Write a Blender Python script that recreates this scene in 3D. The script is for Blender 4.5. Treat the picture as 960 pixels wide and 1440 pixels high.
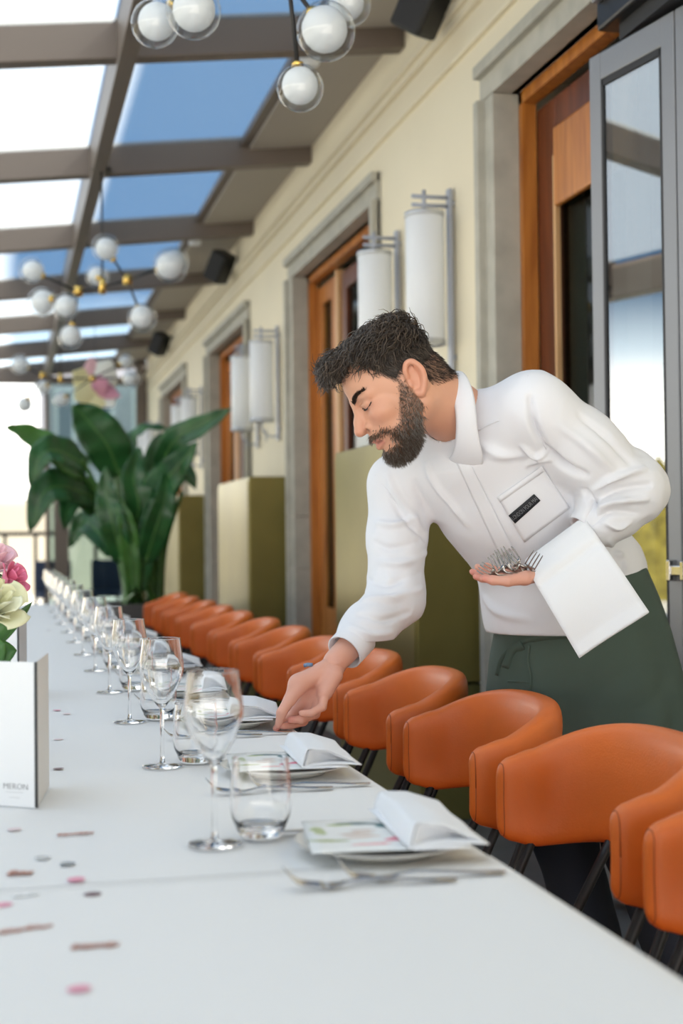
import bpy, bmesh, math, random
import numpy as np
from mathutils import Vector, Matrix
from mathutils.bvhtree import BVHTree

scn = bpy.context.scene
for o in list(bpy.data.objects):
    bpy.data.objects.remove(o)
COL = scn.collection
PI = math.pi
rnd = random.Random(7)

# ---------------------------------------------------------------- camera
cam = bpy.data.cameras.new('camera')
cam.sensor_fit = 'HORIZONTAL'; cam.sensor_width = 24.0
cam.lens = 1950 / 960 * 24.0
cam.clip_end = 500
cam.dof.use_dof = True; cam.dof.focus_distance = 2.85; cam.dof.aperture_fstop = 3.2
camo = bpy.data.objects.new('camera', cam); COL.objects.link(camo)
camo.matrix_world = Matrix.Translation((0, 0, 1.153)) @ Matrix(((0.971769,0.006239,-0.235851),(-0.235677,-0.020927,-0.971606),(-0.010998,0.999762,-0.018866))).to_4x4()
scn.camera = camo
scn.cycles.transparent_max_bounces = 64; scn.cycles.max_bounces = 24; scn.cycles.transmission_bounces = 24
scn.view_settings.view_transform = 'Standard'
scn.view_settings.look = 'None'
scn.view_settings.gamma = 1
scn.view_settings.use_curve_mapping = False
scn.view_settings.exposure = 1.02

# ---------------------------------------------------------------- sky and sun
world = bpy.data.worlds.new('sky'); scn.world = world
world.use_nodes = True
wt = world.node_tree; wt.nodes.clear()
w_out = wt.nodes.new('ShaderNodeOutputWorld'); w_bg = wt.nodes.new('ShaderNodeBackground')
w_tc = wt.nodes.new('ShaderNodeTexCoord'); w_sep = wt.nodes.new('ShaderNodeSeparateXYZ')
w_rmp = wt.nodes.new('ShaderNodeValToRGB')
w_noi = wt.nodes.new('ShaderNodeTexNoise'); w_map = wt.nodes.new('ShaderNodeMapping')
w_cr = wt.nodes.new('ShaderNodeValToRGB'); w_mix = wt.nodes.new('ShaderNodeMixRGB')
wt.links.new(w_tc.outputs['Generated'], w_sep.inputs[0])
wt.links.new(w_sep.outputs['Z'], w_rmp.inputs[0])
E_ = w_rmp.color_ramp.elements
E_[0].position = 0.0; E_[0].color = (1.0, 0.93, 0.82, 1)
E_[1].position = 1.0; E_[1].color = (0.05, 0.08, 0.125, 1)
for p, c in ((0.09, (1.0, 0.96, 0.88)), (0.13, (0.38, 0.44, 0.48)), (0.175, (0.022, 0.058, 0.112)), (0.5, (0.034, 0.066, 0.112))):
    e = E_.new(p); e.color = (*c, 1)
w_map.inputs['Scale'].default_value = (2.2, 2.2, 6.0)
wt.links.new(w_tc.outputs['Generated'], w_map.inputs[0])
wt.links.new(w_map.outputs[0], w_noi.inputs['Vector'])
w_noi.inputs['Scale'].default_value = 1.3; w_noi.inputs['Detail'].default_value = 6
wt.links.new(w_noi.outputs[0], w_cr.inputs[0])
w_cr.color_ramp.elements[0].position = 0.60; w_cr.color_ramp.elements[0].color = (0, 0, 0, 1)
w_cr.color_ramp.elements[1].position = 0.75; w_cr.color_ramp.elements[1].color = (0.30, 0.30, 0.30, 1)
wt.links.new(w_cr.outputs[0], w_mix.inputs[0]); wt.links.new(w_rmp.outputs[0], w_mix.inputs[1])
w_mix.inputs[2].default_value = (0.60, 0.59, 0.57, 1)
wt.links.new(w_mix.outputs[0], w_bg.inputs[0]); w_bg.inputs[1].default_value = 2.5
wt.links.new(w_bg.outputs[0], w_out.inputs[0])

sun = bpy.data.lights.new('sun', 'SUN'); sun.energy = 8.5; sun.angle = 0.02; sun.color = (1.0, 0.95, 0.86)
suno = bpy.data.objects.new('sun', sun); COL.objects.link(suno)
suno.location = (6, 6, 14)
suno.rotation_euler = Vector((-0.7, 0.05, -0.7)).to_track_quat('-Z', 'Y').to_euler()   # down from over the building

# ---------------------------------------------------------------- materials
MATS = {}
def _new(name):
    m = bpy.data.materials.new(name); m.use_nodes = True
    MATS[name] = m
    return m, m.node_tree, m.node_tree.nodes['Principled BSDF']
def mat(name, col, rough=0.5, metal=0.0, bump=0.0, bscale=80, var=0.0, vscale=6, spec=0.5, stretch=None, sss=0.0, sheen=0.0):
    if name in MATS: return MATS[name]
    m, nt, b = _new(name)
    b.inputs['Base Color'].default_value = (*col, 1)
    b.inputs['Roughness'].default_value = rough
    b.inputs['Metallic'].default_value = metal
    b.inputs['Specular IOR Level'].default_value = spec
    if sheen: b.inputs['Sheen Weight'].default_value = sheen
    if sss:
        b.inputs['Subsurface Weight'].default_value = sss
        b.inputs['Subsurface Radius'].default_value = (0.012, 0.005, 0.003)
        b.inputs['Subsurface Scale'].default_value = 1.0
    tc = nt.nodes.new('ShaderNodeTexCoord'); mp = nt.nodes.new('ShaderNodeMapping')
    nt.links.new(tc.outputs['Object'], mp.inputs[0])
    if stretch: mp.inputs['Scale'].default_value = stretch
    if var:
        n = nt.nodes.new('ShaderNodeTexNoise'); n.inputs['Scale'].default_value = vscale; n.inputs['Detail'].default_value = 5
        nt.links.new(mp.outputs[0], n.inputs['Vector'])
        r = nt.nodes.new('ShaderNodeValToRGB')
        r.color_ramp.elements[0].position = 0.3; r.color_ramp.elements[1].position = 0.7
        r.color_ramp.elements[0].color = (*[max(0, c * (1 - var)) for c in col], 1)
        r.color_ramp.elements[1].color = (*[min(1, c * (1 + var)) for c in col], 1)
        nt.links.new(n.outputs[0], r.inputs[0]); nt.links.new(r.outputs[0], b.inputs['Base Color'])
    if bump:
        n2 = nt.nodes.new('ShaderNodeTexNoise'); n2.inputs['Scale'].default_value = bscale; n2.inputs['Detail'].default_value = 4
        nt.links.new(mp.outputs[0], n2.inputs['Vector'])
        bp = nt.nodes.new('ShaderNodeBump'); bp.inputs['Strength'].default_value = bump; bp.inputs['Distance'].default_value = 0.004
        nt.links.new(n2.outputs[0], bp.inputs['Height']); nt.links.new(bp.outputs[0], b.inputs['Normal'])
    return m
def vcol_mat(name, rough=0.5, sss=0.0, bump=0.0, bscale=400, spec=0.5):
    m = mat(name, (1, 1, 1), rough, sss=sss, bump=bump, bscale=bscale, spec=spec)
    nt = m.node_tree; a = nt.nodes.new('ShaderNodeAttribute'); a.attribute_name = 'tint'
    nt.links.new(a.outputs['Color'], nt.nodes['Principled BSDF'].inputs['Base Color'])
    return m
def thin_glass(name, tint=(1, 1, 1), refl=1.0, f0=0.04, rough=0.0, pw_=5.0):
    m, nt, b = _new(name); nt.nodes.remove(b)
    out = nt.nodes['Material Output']
    t = nt.nodes.new('ShaderNodeBsdfTransparent'); t.inputs[0].default_value = (*tint, 1)
    g = nt.nodes.new('ShaderNodeBsdfGlossy'); g.inputs['Roughness'].default_value = rough
    f = nt.nodes.new('ShaderNodeLayerWeight'); f.inputs['Blend'].default_value = 0.5
    pw = nt.nodes.new('ShaderNodeMath'); pw.operation = 'POWER'; pw.inputs[1].default_value = pw_
    ad = nt.nodes.new('ShaderNodeMath'); ad.operation = 'MULTIPLY_ADD'; ad.inputs[1].default_value = 1 - f0; ad.inputs[2].default_value = f0
    nt.links.new(f.outputs['Facing'], pw.inputs[0]); nt.links.new(pw.outputs[0], ad.inputs[0])
    mul = nt.nodes.new('ShaderNodeMath'); mul.operation = 'MULTIPLY'; mul.inputs[1].default_value = refl; mul.use_clamp = True
    mx = nt.nodes.new('ShaderNodeMixShader')
    nt.links.new(ad.outputs[0], mul.inputs[0]); nt.links.new(mul.outputs[0], mx.inputs[0])
    nt.links.new(t.outputs[0], mx.inputs[1]); nt.links.new(g.outputs[0], mx.inputs[2])
    nt.links.new(mx.outputs[0], out.inputs[0])
    return m
def translucent_mat(name, col, tr=0.5, clear=0.0, tint=(1, 1, 1)):
    m, nt, b = _new(name)
    b.inputs['Base Color'].default_value = (*col, 1); b.inputs['Roughness'].default_value = 0.35
    t = nt.nodes.new('ShaderNodeBsdfTranslucent'); t.inputs[0].default_value = (*col, 1)
    mx = nt.nodes.new('ShaderNodeMixShader'); mx.inputs[0].default_value = tr
    nt.links.new(b.outputs[0], mx.inputs[1]); nt.links.new(t.outputs[0], mx.inputs[2])
    last = mx
    if clear:
        tp = nt.nodes.new('ShaderNodeBsdfTransparent'); tp.inputs[0].default_value = (*tint, 1)
        m2 = nt.nodes.new('ShaderNodeMixShader'); m2.inputs[0].default_value = clear
        nt.links.new(mx.outputs[0], m2.inputs[1]); nt.links.new(tp.outputs[0], m2.inputs[2]); last = m2
    nt.links.new(last.outputs[0], nt.nodes['Material Output'].inputs[0])
    return m
def wood_mat(name, c1, c2, rough=0.35, axis=(14, 14, 1.2)):
    m, nt, b = _new(name)
    tc = nt.nodes.new('ShaderNodeTexCoord'); mp = nt.nodes.new('ShaderNodeMapping'); mp.inputs['Scale'].default_value = axis
    n = nt.nodes.new('ShaderNodeTexNoise'); n.inputs['Scale'].default_value = 2.0; n.inputs['Detail'].default_value = 8; n.inputs['Distortion'].default_value = 0.6
    r = nt.nodes.new('ShaderNodeValToRGB'); r.color_ramp.elements[0].position = 0.35; r.color_ramp.elements[1].position = 0.68
    r.color_ramp.elements[0].color = (*c1, 1); r.color_ramp.elements[1].color = (*c2, 1)
    nt.links.new(tc.outputs['Object'], mp.inputs[0]); nt.links.new(mp.outputs[0], n.inputs['Vector'])
    nt.links.new(n.outputs[0], r.inputs[0]); nt.links.new(r.outputs[0], b.inputs['Base Color'])
    b.inputs['Roughness'].default_value = rough
    return m

M_cloth = mat('white_tablecloth', (0.84, 0.83, 0.81), 0.75, bump=0.08, bscale=900)
M_napkin = mat('white_linen', (0.84, 0.85, 0.87), 0.8, bump=0.12, bscale=700)
M_leather = mat('orange_leather', (0.72, 0.155, 0.018), 0.42, bump=0.12, bscale=260, var=0.06, vscale=9)
M_seam = mat('orange_stitching', (0.40, 0.085, 0.015), 0.6)
M_black = mat('black_metal', (0.012, 0.012, 0.013), 0.4, 0.3)
M_wall = mat('cream_plaster', (0.78, 0.70, 0.53), 0.85, bump=0.06, bscale=60, var=0.03, vscale=1.5)
M_stone = mat('grey_beige_stone', (0.42, 0.40, 0.34), 0.8, bump=0.25, bscale=120, var=0.12, vscale=9)
M_wood = wood_mat('orange_wood', (0.36, 0.115, 0.018), (0.56, 0.21, 0.04))
M_wood_dark = wood_mat('red_brown_wood', (0.085, 0.022, 0.008), (0.16, 0.040, 0.012))
M_wood_pale = wood_mat('pale_wood', (0.60, 0.34, 0.15), (0.72, 0.44, 0.22))
M_alu = mat('grey_aluminium', (0.23, 0.235, 0.25), 0.42, 0.55)
M_rubber = mat('black_rubber', (0.012, 0.012, 0.014), 0.6)
M_olive = mat('olive_metal', (0.23, 0.19, 0.055), 0.36, 0.55, var=0.10, vscale=3)
M_olive_d = mat('olive_plinth', (0.13, 0.12, 0.035), 0.5, 0.4)
M_bronze = mat('bronze_steel', (0.155, 0.122, 0.100), 0.45, 0.2)
M_soffit = mat('grey_beige_soffit', (0.40, 0.36, 0.31), 0.7)
M_floor = mat('dark_grey_stone_floor', (0.085, 0.088, 0.092), 0.5, bump=0.2, bscale=40, var=0.30, vscale=5)
M_roofglass = translucent_mat('laminated_roof_glass', (0.96, 0.95, 0.92), 0.97, 0.80, (0.90, 0.96, 1.0))
M_pane = thin_glass('window_glass', (0.55, 0.64, 0.64), 0.45)
M_thin = thin_glass('thin_glass', (0.998, 0.999, 0.999), 1.0, 0.014, 0.0, 4.2)
M_globe = thin_glass('globe_glass', (0.93, 0.95, 0.96), 1.3)
M_opal = translucent_mat('opal_glass', (0.90, 0.91, 0.92), 0.35)
M_opalw = translucent_mat('sconce_glass', (0.86, 0.88, 0.91), 0.30)
M_brass = mat('brass', (0.78, 0.52, 0.14), 0.25, 1.0)
M_steel = mat('polished_steel', (0.50, 0.49, 0.48), 0.14, 1.0)
M_greymetal = mat('grey_painted_metal', (0.36, 0.38, 0.44), 0.4, 0.3)
M_china = mat('white_china', (0.80, 0.79, 0.74), 0.18)
M_card = mat('white_card', (0.86, 0.86, 0.86), 0.55)
M_cardgrey = mat('pale_grey_card', (0.74, 0.73, 0.72), 0.6)
M_ink = mat('grey_ink', (0.10, 0.10, 0.10), 0.6)
M_leaf = mat('dark_green_leaf', (0.018, 0.085, 0.022), 0.32, var=0.35, vscale=7)
M_leaf2 = mat('bright_green_leaf', (0.06, 0.17, 0.035), 0.35, var=0.3, vscale=7)
M_stalk = mat('green_stalk', (0.06, 0.16, 0.035), 0.4, var=0.3, vscale=10)
def glass_mat():
    m, nt, b = _new('clear_glass')
    b.inputs['Base Color'].default_value = (1, 1, 1, 1); b.inputs['Roughness'].default_value = 0.0
    b.inputs['IOR'].default_value = 1.48; b.inputs['Transmission Weight'].default_value = 1.0
    return m
M_glass = glass_mat()

# ---------------------------------------------------------------- object helpers
def link(o, parent=None):
    COL.objects.link(o)
    if parent is not None: o.parent = parent
    return o
def mesh_obj(name, me, m, parent=None, smooth=False):
    if m is not None:
        for x in (m if isinstance(m, (list, tuple)) else [m]): me.materials.append(x)
    if smooth: me.polygons.foreach_set('use_smooth', [True] * len(me.polygons))
    return link(bpy.data.objects.new(name, me), parent)
def from_bm(name, bm, m, parent=None, smooth=False):
    bmesh.ops.recalc_face_normals(bm, faces=bm.faces)
    me = bpy.data.meshes.new(name); bm.to_mesh(me); bm.free()
    return mesh_obj(name, me, m, parent, smooth)
def from_py(name, v, f, m, parent=None, smooth=False):
    me = bpy.data.meshes.new(name); me.from_pydata([tuple(map(float, p)) for p in v], [], f); me.update()
    return mesh_obj(name, me, m, parent, smooth)
def tag(o, label=None, cat=None, group=None, kind=None):
    if label: o['label'] = label
    if cat: o['category'] = cat
    if group: o['group'] = group
    if kind: o['kind'] = kind
    return o
def empty(name, loc=(0, 0, 0), rz=0, **k):
    o = bpy.data.objects.new(name, None); COL.objects.link(o)
    o.location = loc; o.rotation_euler = (0, 0, rz); o.empty_display_size = 0.05
    return tag(o, **k)
def thing(name, label, cat, loc=(0, 0, 0), rz=0, group=None):
    return empty(name, loc, rz, label=label, cat=cat, group=group)
def dup(root, loc=None, rz=None, label=None, group=None):
    r = root.copy(); COL.objects.link(r)
    if loc is not None: r.location = loc
    if rz is not None: r.rotation_euler = (0, 0, rz)
    if label: r['label'] = label
    if group: r['group'] = group
    for ch in root.children:
        c = ch.copy(); COL.objects.link(c); c.parent = r
        for g in ch.children:
            d = g.copy(); COL.objects.link(d); d.parent = c
    return r
ORD = ['first', 'second', 'third', 'fourth', 'fifth', 'sixth', 'seventh', 'eighth', 'ninth', 'tenth', 'eleventh', 'twelfth', 'thirteenth', 'fourteenth']

def bm_box(bm, c, s, M=None, bev=0.0):
    r = bmesh.ops.create_cube(bm, size=1.0)
    T = Matrix.Translation(c) @ Matrix.Diagonal((*s, 1))
    if M is not None: T = Matrix.Translation(c) @ M.to_4x4() @ Matrix.Diagonal((*s, 1))
    bmesh.ops.transform(bm, matrix=T, verts=r['verts'])
    if bev:
        es = list({e for v in r['verts'] for e in v.link_edges})
        bmesh.ops.bevel(bm, geom=es, offset=bev, segments=2, affect='EDGES', profile=0.5)
def box(name, lo, hi, m, parent=None, bev=0.0):
    bm = bmesh.new()
    bm_box(bm, [(a + b) / 2 for a, b in zip(lo, hi)], [b - a for a, b in zip(lo, hi)], bev=bev)
    return from_bm(name, bm, m, parent)
def frames(path):
    """tangent frames along a polyline (parallel transport)"""
    p = [Vector(q) for q in path]; n = len(p); T = []
    for i in range(n):
        a = p[max(0, i - 1)]; b = p[min(n - 1, i + 1)]
        T.append((b - a).normalized())
    ref = Vector((0, 0, 1)) if abs(T[0].z) < 0.9 else Vector((1, 0, 0))
    u = T[0].cross(ref).normalized(); out = []
    for i in range(n):
        u = (u - T[i] * u.dot(T[i])).normalized()
        out.append((p[i], u, T[i].cross(u).normalized(), T[i]))
    return out
def tube_vf(path, r, n=8, caps=True, V=None, F=None, flat=1.0):
    V = [] if V is None else V; F = [] if F is None else F
    b0 = len(V); fr = frames(path); m = len(fr)
    for i, (p, u, w, t) in enumerate(fr):
        rr = r[i] if isinstance(r, (list, tuple)) else r
        for k in range(n):
            a = 2 * PI * k / n
            V.append(p + u * (math.cos(a) * rr) + w * (math.sin(a) * rr * flat))
    for i in range(m - 1):
        for k in range(n):
            a = b0 + i * n + k; b = b0 + i * n + (k + 1) % n
            F.append((a, b, b + n, a + n))
    if caps:
        F.append(tuple(b0 + k for k in range(n))[::-1]); F.append(tuple(b0 + (m - 1) * n + k for k in range(n)))
    return V, F
def tube(name, path, r, m, parent=None, n=8, flat=1.0, smooth=True):
    V, F = tube_vf(path, r, n, flat=flat)
    return from_py(name, V, F, m, parent, smooth)
def lathe_vf(prof, n=32, V=None, F=None, c=(0, 0, 0)):
    V = [] if V is None else V; F = [] if F is None else F; b0 = len(V)
    for (r, z) in prof:
        for k in range(n):
            a = 2 * PI * k / n; V.append((c[0] + r * math.cos(a), c[1] + r * math.sin(a), c[2] + z))
    for i in range(len(prof) - 1):
        for k in range(n):
            a = b0 + i * n + k; b = b0 + i * n + (k + 1) % n
            F.append((a, b, b + n, a + n))
    return V, F
def lathe(name, prof, m, parent=None, n=32, c=(0, 0, 0)):
    bm = bmesh.new(); V, F = lathe_vf(prof, n, c=c)
    vs = [bm.verts.new(v) for v in V]
    for f in F: bm.faces.new([vs[i] for i in f])
    bmesh.ops.remove_doubles(bm, verts=bm.verts, dist=1e-5)
    return from_bm(name, bm, m, parent, True)
def spline(pts, n=12):
    """Catmull-Rom resample"""
    P = [Vector(p) for p in pts]; P = [2 * P[0] - P[1]] + P + [2 * P[-1] - P[-2]]; out = []
    for i in range(1, len(P) - 2):
        for k in range(n):
            t = k / n; a, b, c, d = P[i - 1], P[i], P[i + 1], P[i + 2]
            out.append(0.5 * ((2 * b) + (c - a) * t + (2 * a - 5 * b + 4 * c - d) * t * t + (3 * b - a - 3 * c + d) * t ** 3))
    out.append(P[-2]); return out
def sphere_prof(r, z0=0.0, n=12):
    return [(max(1e-6, r * math.sin(PI * i / n)), z0 - r * math.cos(PI * i / n)) for i in range(n + 1)]
def grid_vf(fn, nu, nv):
    V = [fn(i / nu, j / nv) for j in range(nv + 1) for i in range(nu + 1)]
    F = [(j * (nu + 1) + i, j * (nu + 1) + i + 1, (j + 1) * (nu + 1) + i + 1, (j + 1) * (nu + 1) + i) for j in range(nv) for i in range(nu)]
    return V, F
def solidify(o, t, off=-1.0):
    md = o.modifiers.new('thick', 'SOLIDIFY'); md.thickness = t; md.offset = off
    return o
def text_obj(name, body, size, m, parent, mw, ext=0.0004, spacing=1.0):
    cu = bpy.data.curves.new(name, 'FONT'); cu.body = body; cu.size = size; cu.extrude = ext; cu.space_character = spacing
    cu.offset = -0.022 * size; cu.align_x = 'CENTER'; cu.align_y = 'CENTER'; cu.resolution_u = 3
    t = bpy.data.objects.new(name, cu); COL.objects.link(t)
    dg = bpy.context.evaluated_depsgraph_get()
    me = bpy.data.meshes.new_from_object(t.evaluated_get(dg))
    bpy.data.objects.remove(t)
    me.transform(mw); me.name = name
    return mesh_obj(name, me, m, parent)

# ================================================================ SETTING
WX = 1.9                                     # wall plane
DOORS = [(2.95 + 3.93 * k, 5.28 + 3.93 * k) for k in range(4)]      # stone-to-stone extents along Y
def roof_z(x): return 3.53 + 0.11 * (x - WX)

tag(box('floor', (-3.2, -1.2, -0.1), (4.6, 19.2, 0.0), M_floor), kind='structure')
tag(box('ground', (-60, 19.2, -0.16), (60, 140, -0.06), mat('pale_paving', (0.55, 0.52, 0.46), 0.8, var=0.15, vscale=0.6)), kind='structure')
tag(box('ground', (-60, -30, -0.16), (-3.2, 19.2, -0.06), mat('pale_paving', (0.60, 0.54, 0.45), 0.8)), kind='structure')

# long wall: piers, lintels and the storey above
bm = bmesh.new()
ys = [-1.2] + [y for d in DOORS for y in (d[0] + 0.06, d[1] - 0.06)] + [19.0]
for i in range(0, len(ys), 2):
    bm_box(bm, (WX + 0.2, (ys[i] + ys[i + 1]) / 2, 1.875), (0.4, ys[i + 1] - ys[i], 3.75))
for d in DOORS:
    bm_box(bm, (WX + 0.2, (d[0] + d[1]) / 2, 3.365), (0.4, d[1] - d[0] - 0.12, 0.77))
tag(from_bm('wall_right', bm, M_wall), kind='structure')
tag(box('roof_terrace', (WX + 0.05, -1.2, 3.752), (6.5, 19.0, 3.80), M_wall), kind='structure')
tag(box('wall_upper', (3.03, -6, 3.62), (6.5, 25.0, 5.93), M_wall), kind='structure')
tag(box('wall_upper', (4.2, 10.9, 5.93), (6.4, 13.3, 7.65), M_wall), kind='structure')     # taller roof block
tag(box('wall_upper', (4.2, 15.0, 5.93), (6.4, 25.0, 7.65), M_wall), kind='structure')
# cornice mouldings
for z0, z1, dp in ((3.185, 3.215, 0.022), (3.33, 3.37, 0.03), (3.37, 3.40, 0.05), (3.215, 3.33, 0.006)):
    tag(box('trim_1', (WX - dp, -1.2, z0), (WX + 0.02, 18.9, z1), M_wall, bev=0.004), kind='structure')
# dim rooms behind the doors
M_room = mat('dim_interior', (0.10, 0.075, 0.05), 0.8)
bm = bmesh.new()
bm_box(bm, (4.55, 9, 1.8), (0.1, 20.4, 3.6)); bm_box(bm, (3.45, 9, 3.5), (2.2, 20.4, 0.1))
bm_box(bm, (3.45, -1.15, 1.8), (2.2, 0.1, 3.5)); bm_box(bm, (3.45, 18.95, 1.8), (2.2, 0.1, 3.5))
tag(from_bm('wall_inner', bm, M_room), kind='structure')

# doors: stone surround (separate blocks), orange wood frame, wooden leaves with glass
def stone_block(parent, y0, y1, z0, z1, outer_y, lintel=False):
    """one moulded block: proud outer band, flat, reveal"""
    bm = bmesh.new()
    bm_box(bm, (WX + 0.03, (y0 + y1) / 2, (z0 + z1) / 2), (0.11, y1 - y0, z1 - z0), bev=0.003)
    if lintel: bm_box(bm, (WX - 0.03, (y0 + y1) / 2, z1 - 0.025), (0.05, y1 - y0, 0.05), bev=0.004)
    else:
        oy = (y1 - 0.025) if outer_y > 0 else (y0 + 0.025)
        bm_box(bm, (WX - 0.03, oy, (z0 + z1) / 2), (0.05, 0.05, z1 - z0), bev=0.004)
    iy0, iy1 = (y0 + 0.02, y1) if outer_y > 0 else (y0, y1 - 0.02)
    bm_box(bm, (WX + 0.08, (iy0 + iy1) / 2, (z0 + z1) / 2), (0.05, iy1 - iy0 if not lintel else y1 - y0, z1 - z0))
    return from_bm('stone_block', bm, M_stone, parent)
def leaf_rect(parent, x, y0, y1, z0, z1, st, m, mp=M_pane, dp=0.05, rails=()):
    """frame bars + pane + optional solid rails, parallel to the wall"""
    bm = bmesh.new()
    for a, b in ((y0, y0 + st), (y1 - st, y1)): bm_box(bm, (x, (a + b) / 2, (z0 + z1) / 2), (dp, b - a, z1 - z0), bev=0.004)
    for a, b in ((z0, z0 + st), (z1 - st, z1)) + tuple(rails): bm_box(bm, (x, (y0 + y1) / 2, (a + b) / 2), (dp * 0.96, y1 - y0 - 2 * st + 0.004, b - a), bev=0.004)
    f = from_bm('door_leaf', bm, m, parent)
    box('glass_pane', (x - 0.004, y0 + st - 0.01, z0 + st - 0.01), (x + 0.004, y1 - st + 0.01, z1 - st + 0.01), mp, f)
    return f
for k, (ya, yb) in enumerate(DOORS):
    d = tag(empty('door_%d' % (k + 1), (0, 0, 0)), kind='structure')
    for za, zb in ((0, 0.95), (0.953, 1.30), (1.303, 2.90)):
        stone_block(d, yb - 0.15, yb, za, zb, 1)
        stone_block(d, ya, ya + 0.15, za, zb, -1)
    stone_block(d, ya, yb, 2.903, 3.045, 0, True)
    fa, fb = ya + 0.13, yb - 0.13
    bm = bmesh.new()
    for y0, y1 in ((fa, fa + 0.05), (fb - 0.05, fb)): bm_box(bm, (WX + 0.115, (y0 + y1) / 2, 1.46), (0.06, y1 - y0, 2.92))
    bm_box(bm, (WX + 0.115, (fa + fb) / 2, 2.885), (0.06, fb - fa, 0.06))
    from_bm('wood_frame', bm, M_wood, d)
    if k == 0:
        leaf_rect(d, WX + 0.175, fb - 1.02, fb - 0.045, 0.02, 2.83, 0.19, M_wood_dark, rails=((2.42, 2.66), (0.2, 0.75)))
        bm = bmesh.new(); bm_box(bm, (WX + 0.145, fb - 0.245, 1.45), (0.02, 0.02, 2.3)); from_bm('glazing_bead', bm, M_wood_pale, d)
        bm = bmesh.new(); bm_box(bm, (WX + 0.140, fb - 0.60, 2.55), (0.03, 0.68, 0.30), bev=0.01); from_bm('arched_panel', bm, M_wood, d)
    else:
        leaf_rect(d, WX + 0.17, fb - 0.56, fb - 0.045, 0.02, 2.82, 0.12, M_wood, rails=((0.14, 0.7),))
        box('mullion', (WX + 0.14, fb - 0.62, 0.02), (WX + 0.22, fb - 0.56, 2.85), M_wood_pale, d, bev=0.006)
        leaf_rect(d, WX + 0.19, fa + 0.66, fb - 0.64, 0.02, 2.82, 0.11, M_wood_dark, rails=((2.3, 2.38), (0.12, 0.8)))
        leaf_rect(d, WX + 0.17, fa + 0.045, fa + 0.62, 0.02, 2.82, 0.12, M_wood, rails=((0.14, 0.7),))
    box('threshold', (WX - 0.02, fa, 0.0), (WX + 0.32, fb, 0.015), M_stone, d)

# grey aluminium folding door standing a little open in the nearest doorway
fold = thing('folding_door', 'grey aluminium glazed folding door standing ajar in the nearest doorway', 'door', (1.825, 4.05, 0), math.radians(9.5))
def alu_leaf(y0, y1):
    bm = bmesh.new(); st = 0.062; z0, z1 = 0.03, 2.66
    for a, b in ((y0, y0 + st), (y1 - st, y1)): bm_box(bm, (0, (a + b) / 2, (z0 + z1) / 2), (0.046, b - a, z1 - z0), bev=0.004)
    for a, b in ((z0, z0 + 0.10), (z1 - 0.085, z1)): bm_box(bm, (0, (y0 + y1) / 2, (a + b) / 2), (0.044, y1 - y0 - 2 * st + 0.004, b - a), bev=0.004)
    f = from_bm('leaf_frame', bm, M_alu, fold)
    g = bmesh.new()
    for a, b in ((y0 + st, y0 + st + 0.012), (y1 - st - 0.012, y1 - st)): bm_box(g, (-0.012, (a + b) / 2, 1.345), (0.018, b - a, 2.45))
    for a, b in ((z0 + 0.10, z0 + 0.122), (z1 - 0.107, z1 - 0.085)): bm_box(g, (-0.012, (y0 + y1) / 2, (a + b) / 2), (0.018, y1 - y0 - 2 * st, b - a))
    from_bm('glazing_gasket', g, M_rubber, f)
    box('glass_pane', (-0.016, y0 + st + 0.004, 0.135), (-0.008, y1 - st - 0.01, 2.57), thin_glass('door_glass', (0.42, 0.52, 0.52), 2.4, 0.16) if 'door_glass' not in MATS else MATS['door_glass'], f)
alu_leaf(-0.435, 0.0); alu_leaf(-1.24, -0.441)
bm = bmesh.new(); bm_box(bm, (-0.034, -0.437, 1.05), (0.022, 0.075, 0.03), bev=0.004); bm_box(bm, (-0.036, -0.405, 1.05), (0.03, 0.014, 0.06), bev=0.003); bm_box(bm, (-0.036, -0.468, 1.05), (0.03, 0.014, 0.055), bev=0.003)
from_bm('hinge', bm, M_steel, fold)
hd = thing('door_closer_rail', 'black and grey operator rail over the grey folding door', 'door operator', (0, 0, 0))
box('housing', (1.80, 2.7, 2.72), (1.97, 3.98, 2.90), M_black, hd, bev=0.01)
box('cover', (1.775, 2.72, 2.80), (1.80, 3.96, 2.89), M_alu, hd, bev=0.004)
box('guide_track', (1.84, 2.72, 2.67), (1.93, 3.9, 2.72), M_rubber, hd)

# olive metal boxes standing against the piers
for k in range(4):
    ya, yb = DOORS[k][1] + 0.10, DOORS[k][1] + 1.50
    b = thing('metal_cabinet', ['nearest olive metal cabinet against the pier behind the waiter', 'second olive metal cabinet, under the pair of sconces mid-wall',
        'third olive metal cabinet, just right of the big plant', 'farthest olive metal cabinet, hidden behind the plant'][k], 'cabinet', (WX - 0.13, ya, 0), 0)
    box('body', (-0.155, 0, 0.56), (0.122, yb - ya, 1.58), M_olive, b, bev=0.006)
    box('plinth', (-0.145, 0.015, 0.0), (0.122, yb - ya - 0.015, 0.552), M_olive_d, b, bev=0.004)
    box('front_panel', (-0.161, 0.02, 0.60), (-0.155, yb - ya - 0.02, 1.55), M_olive, b)

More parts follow.
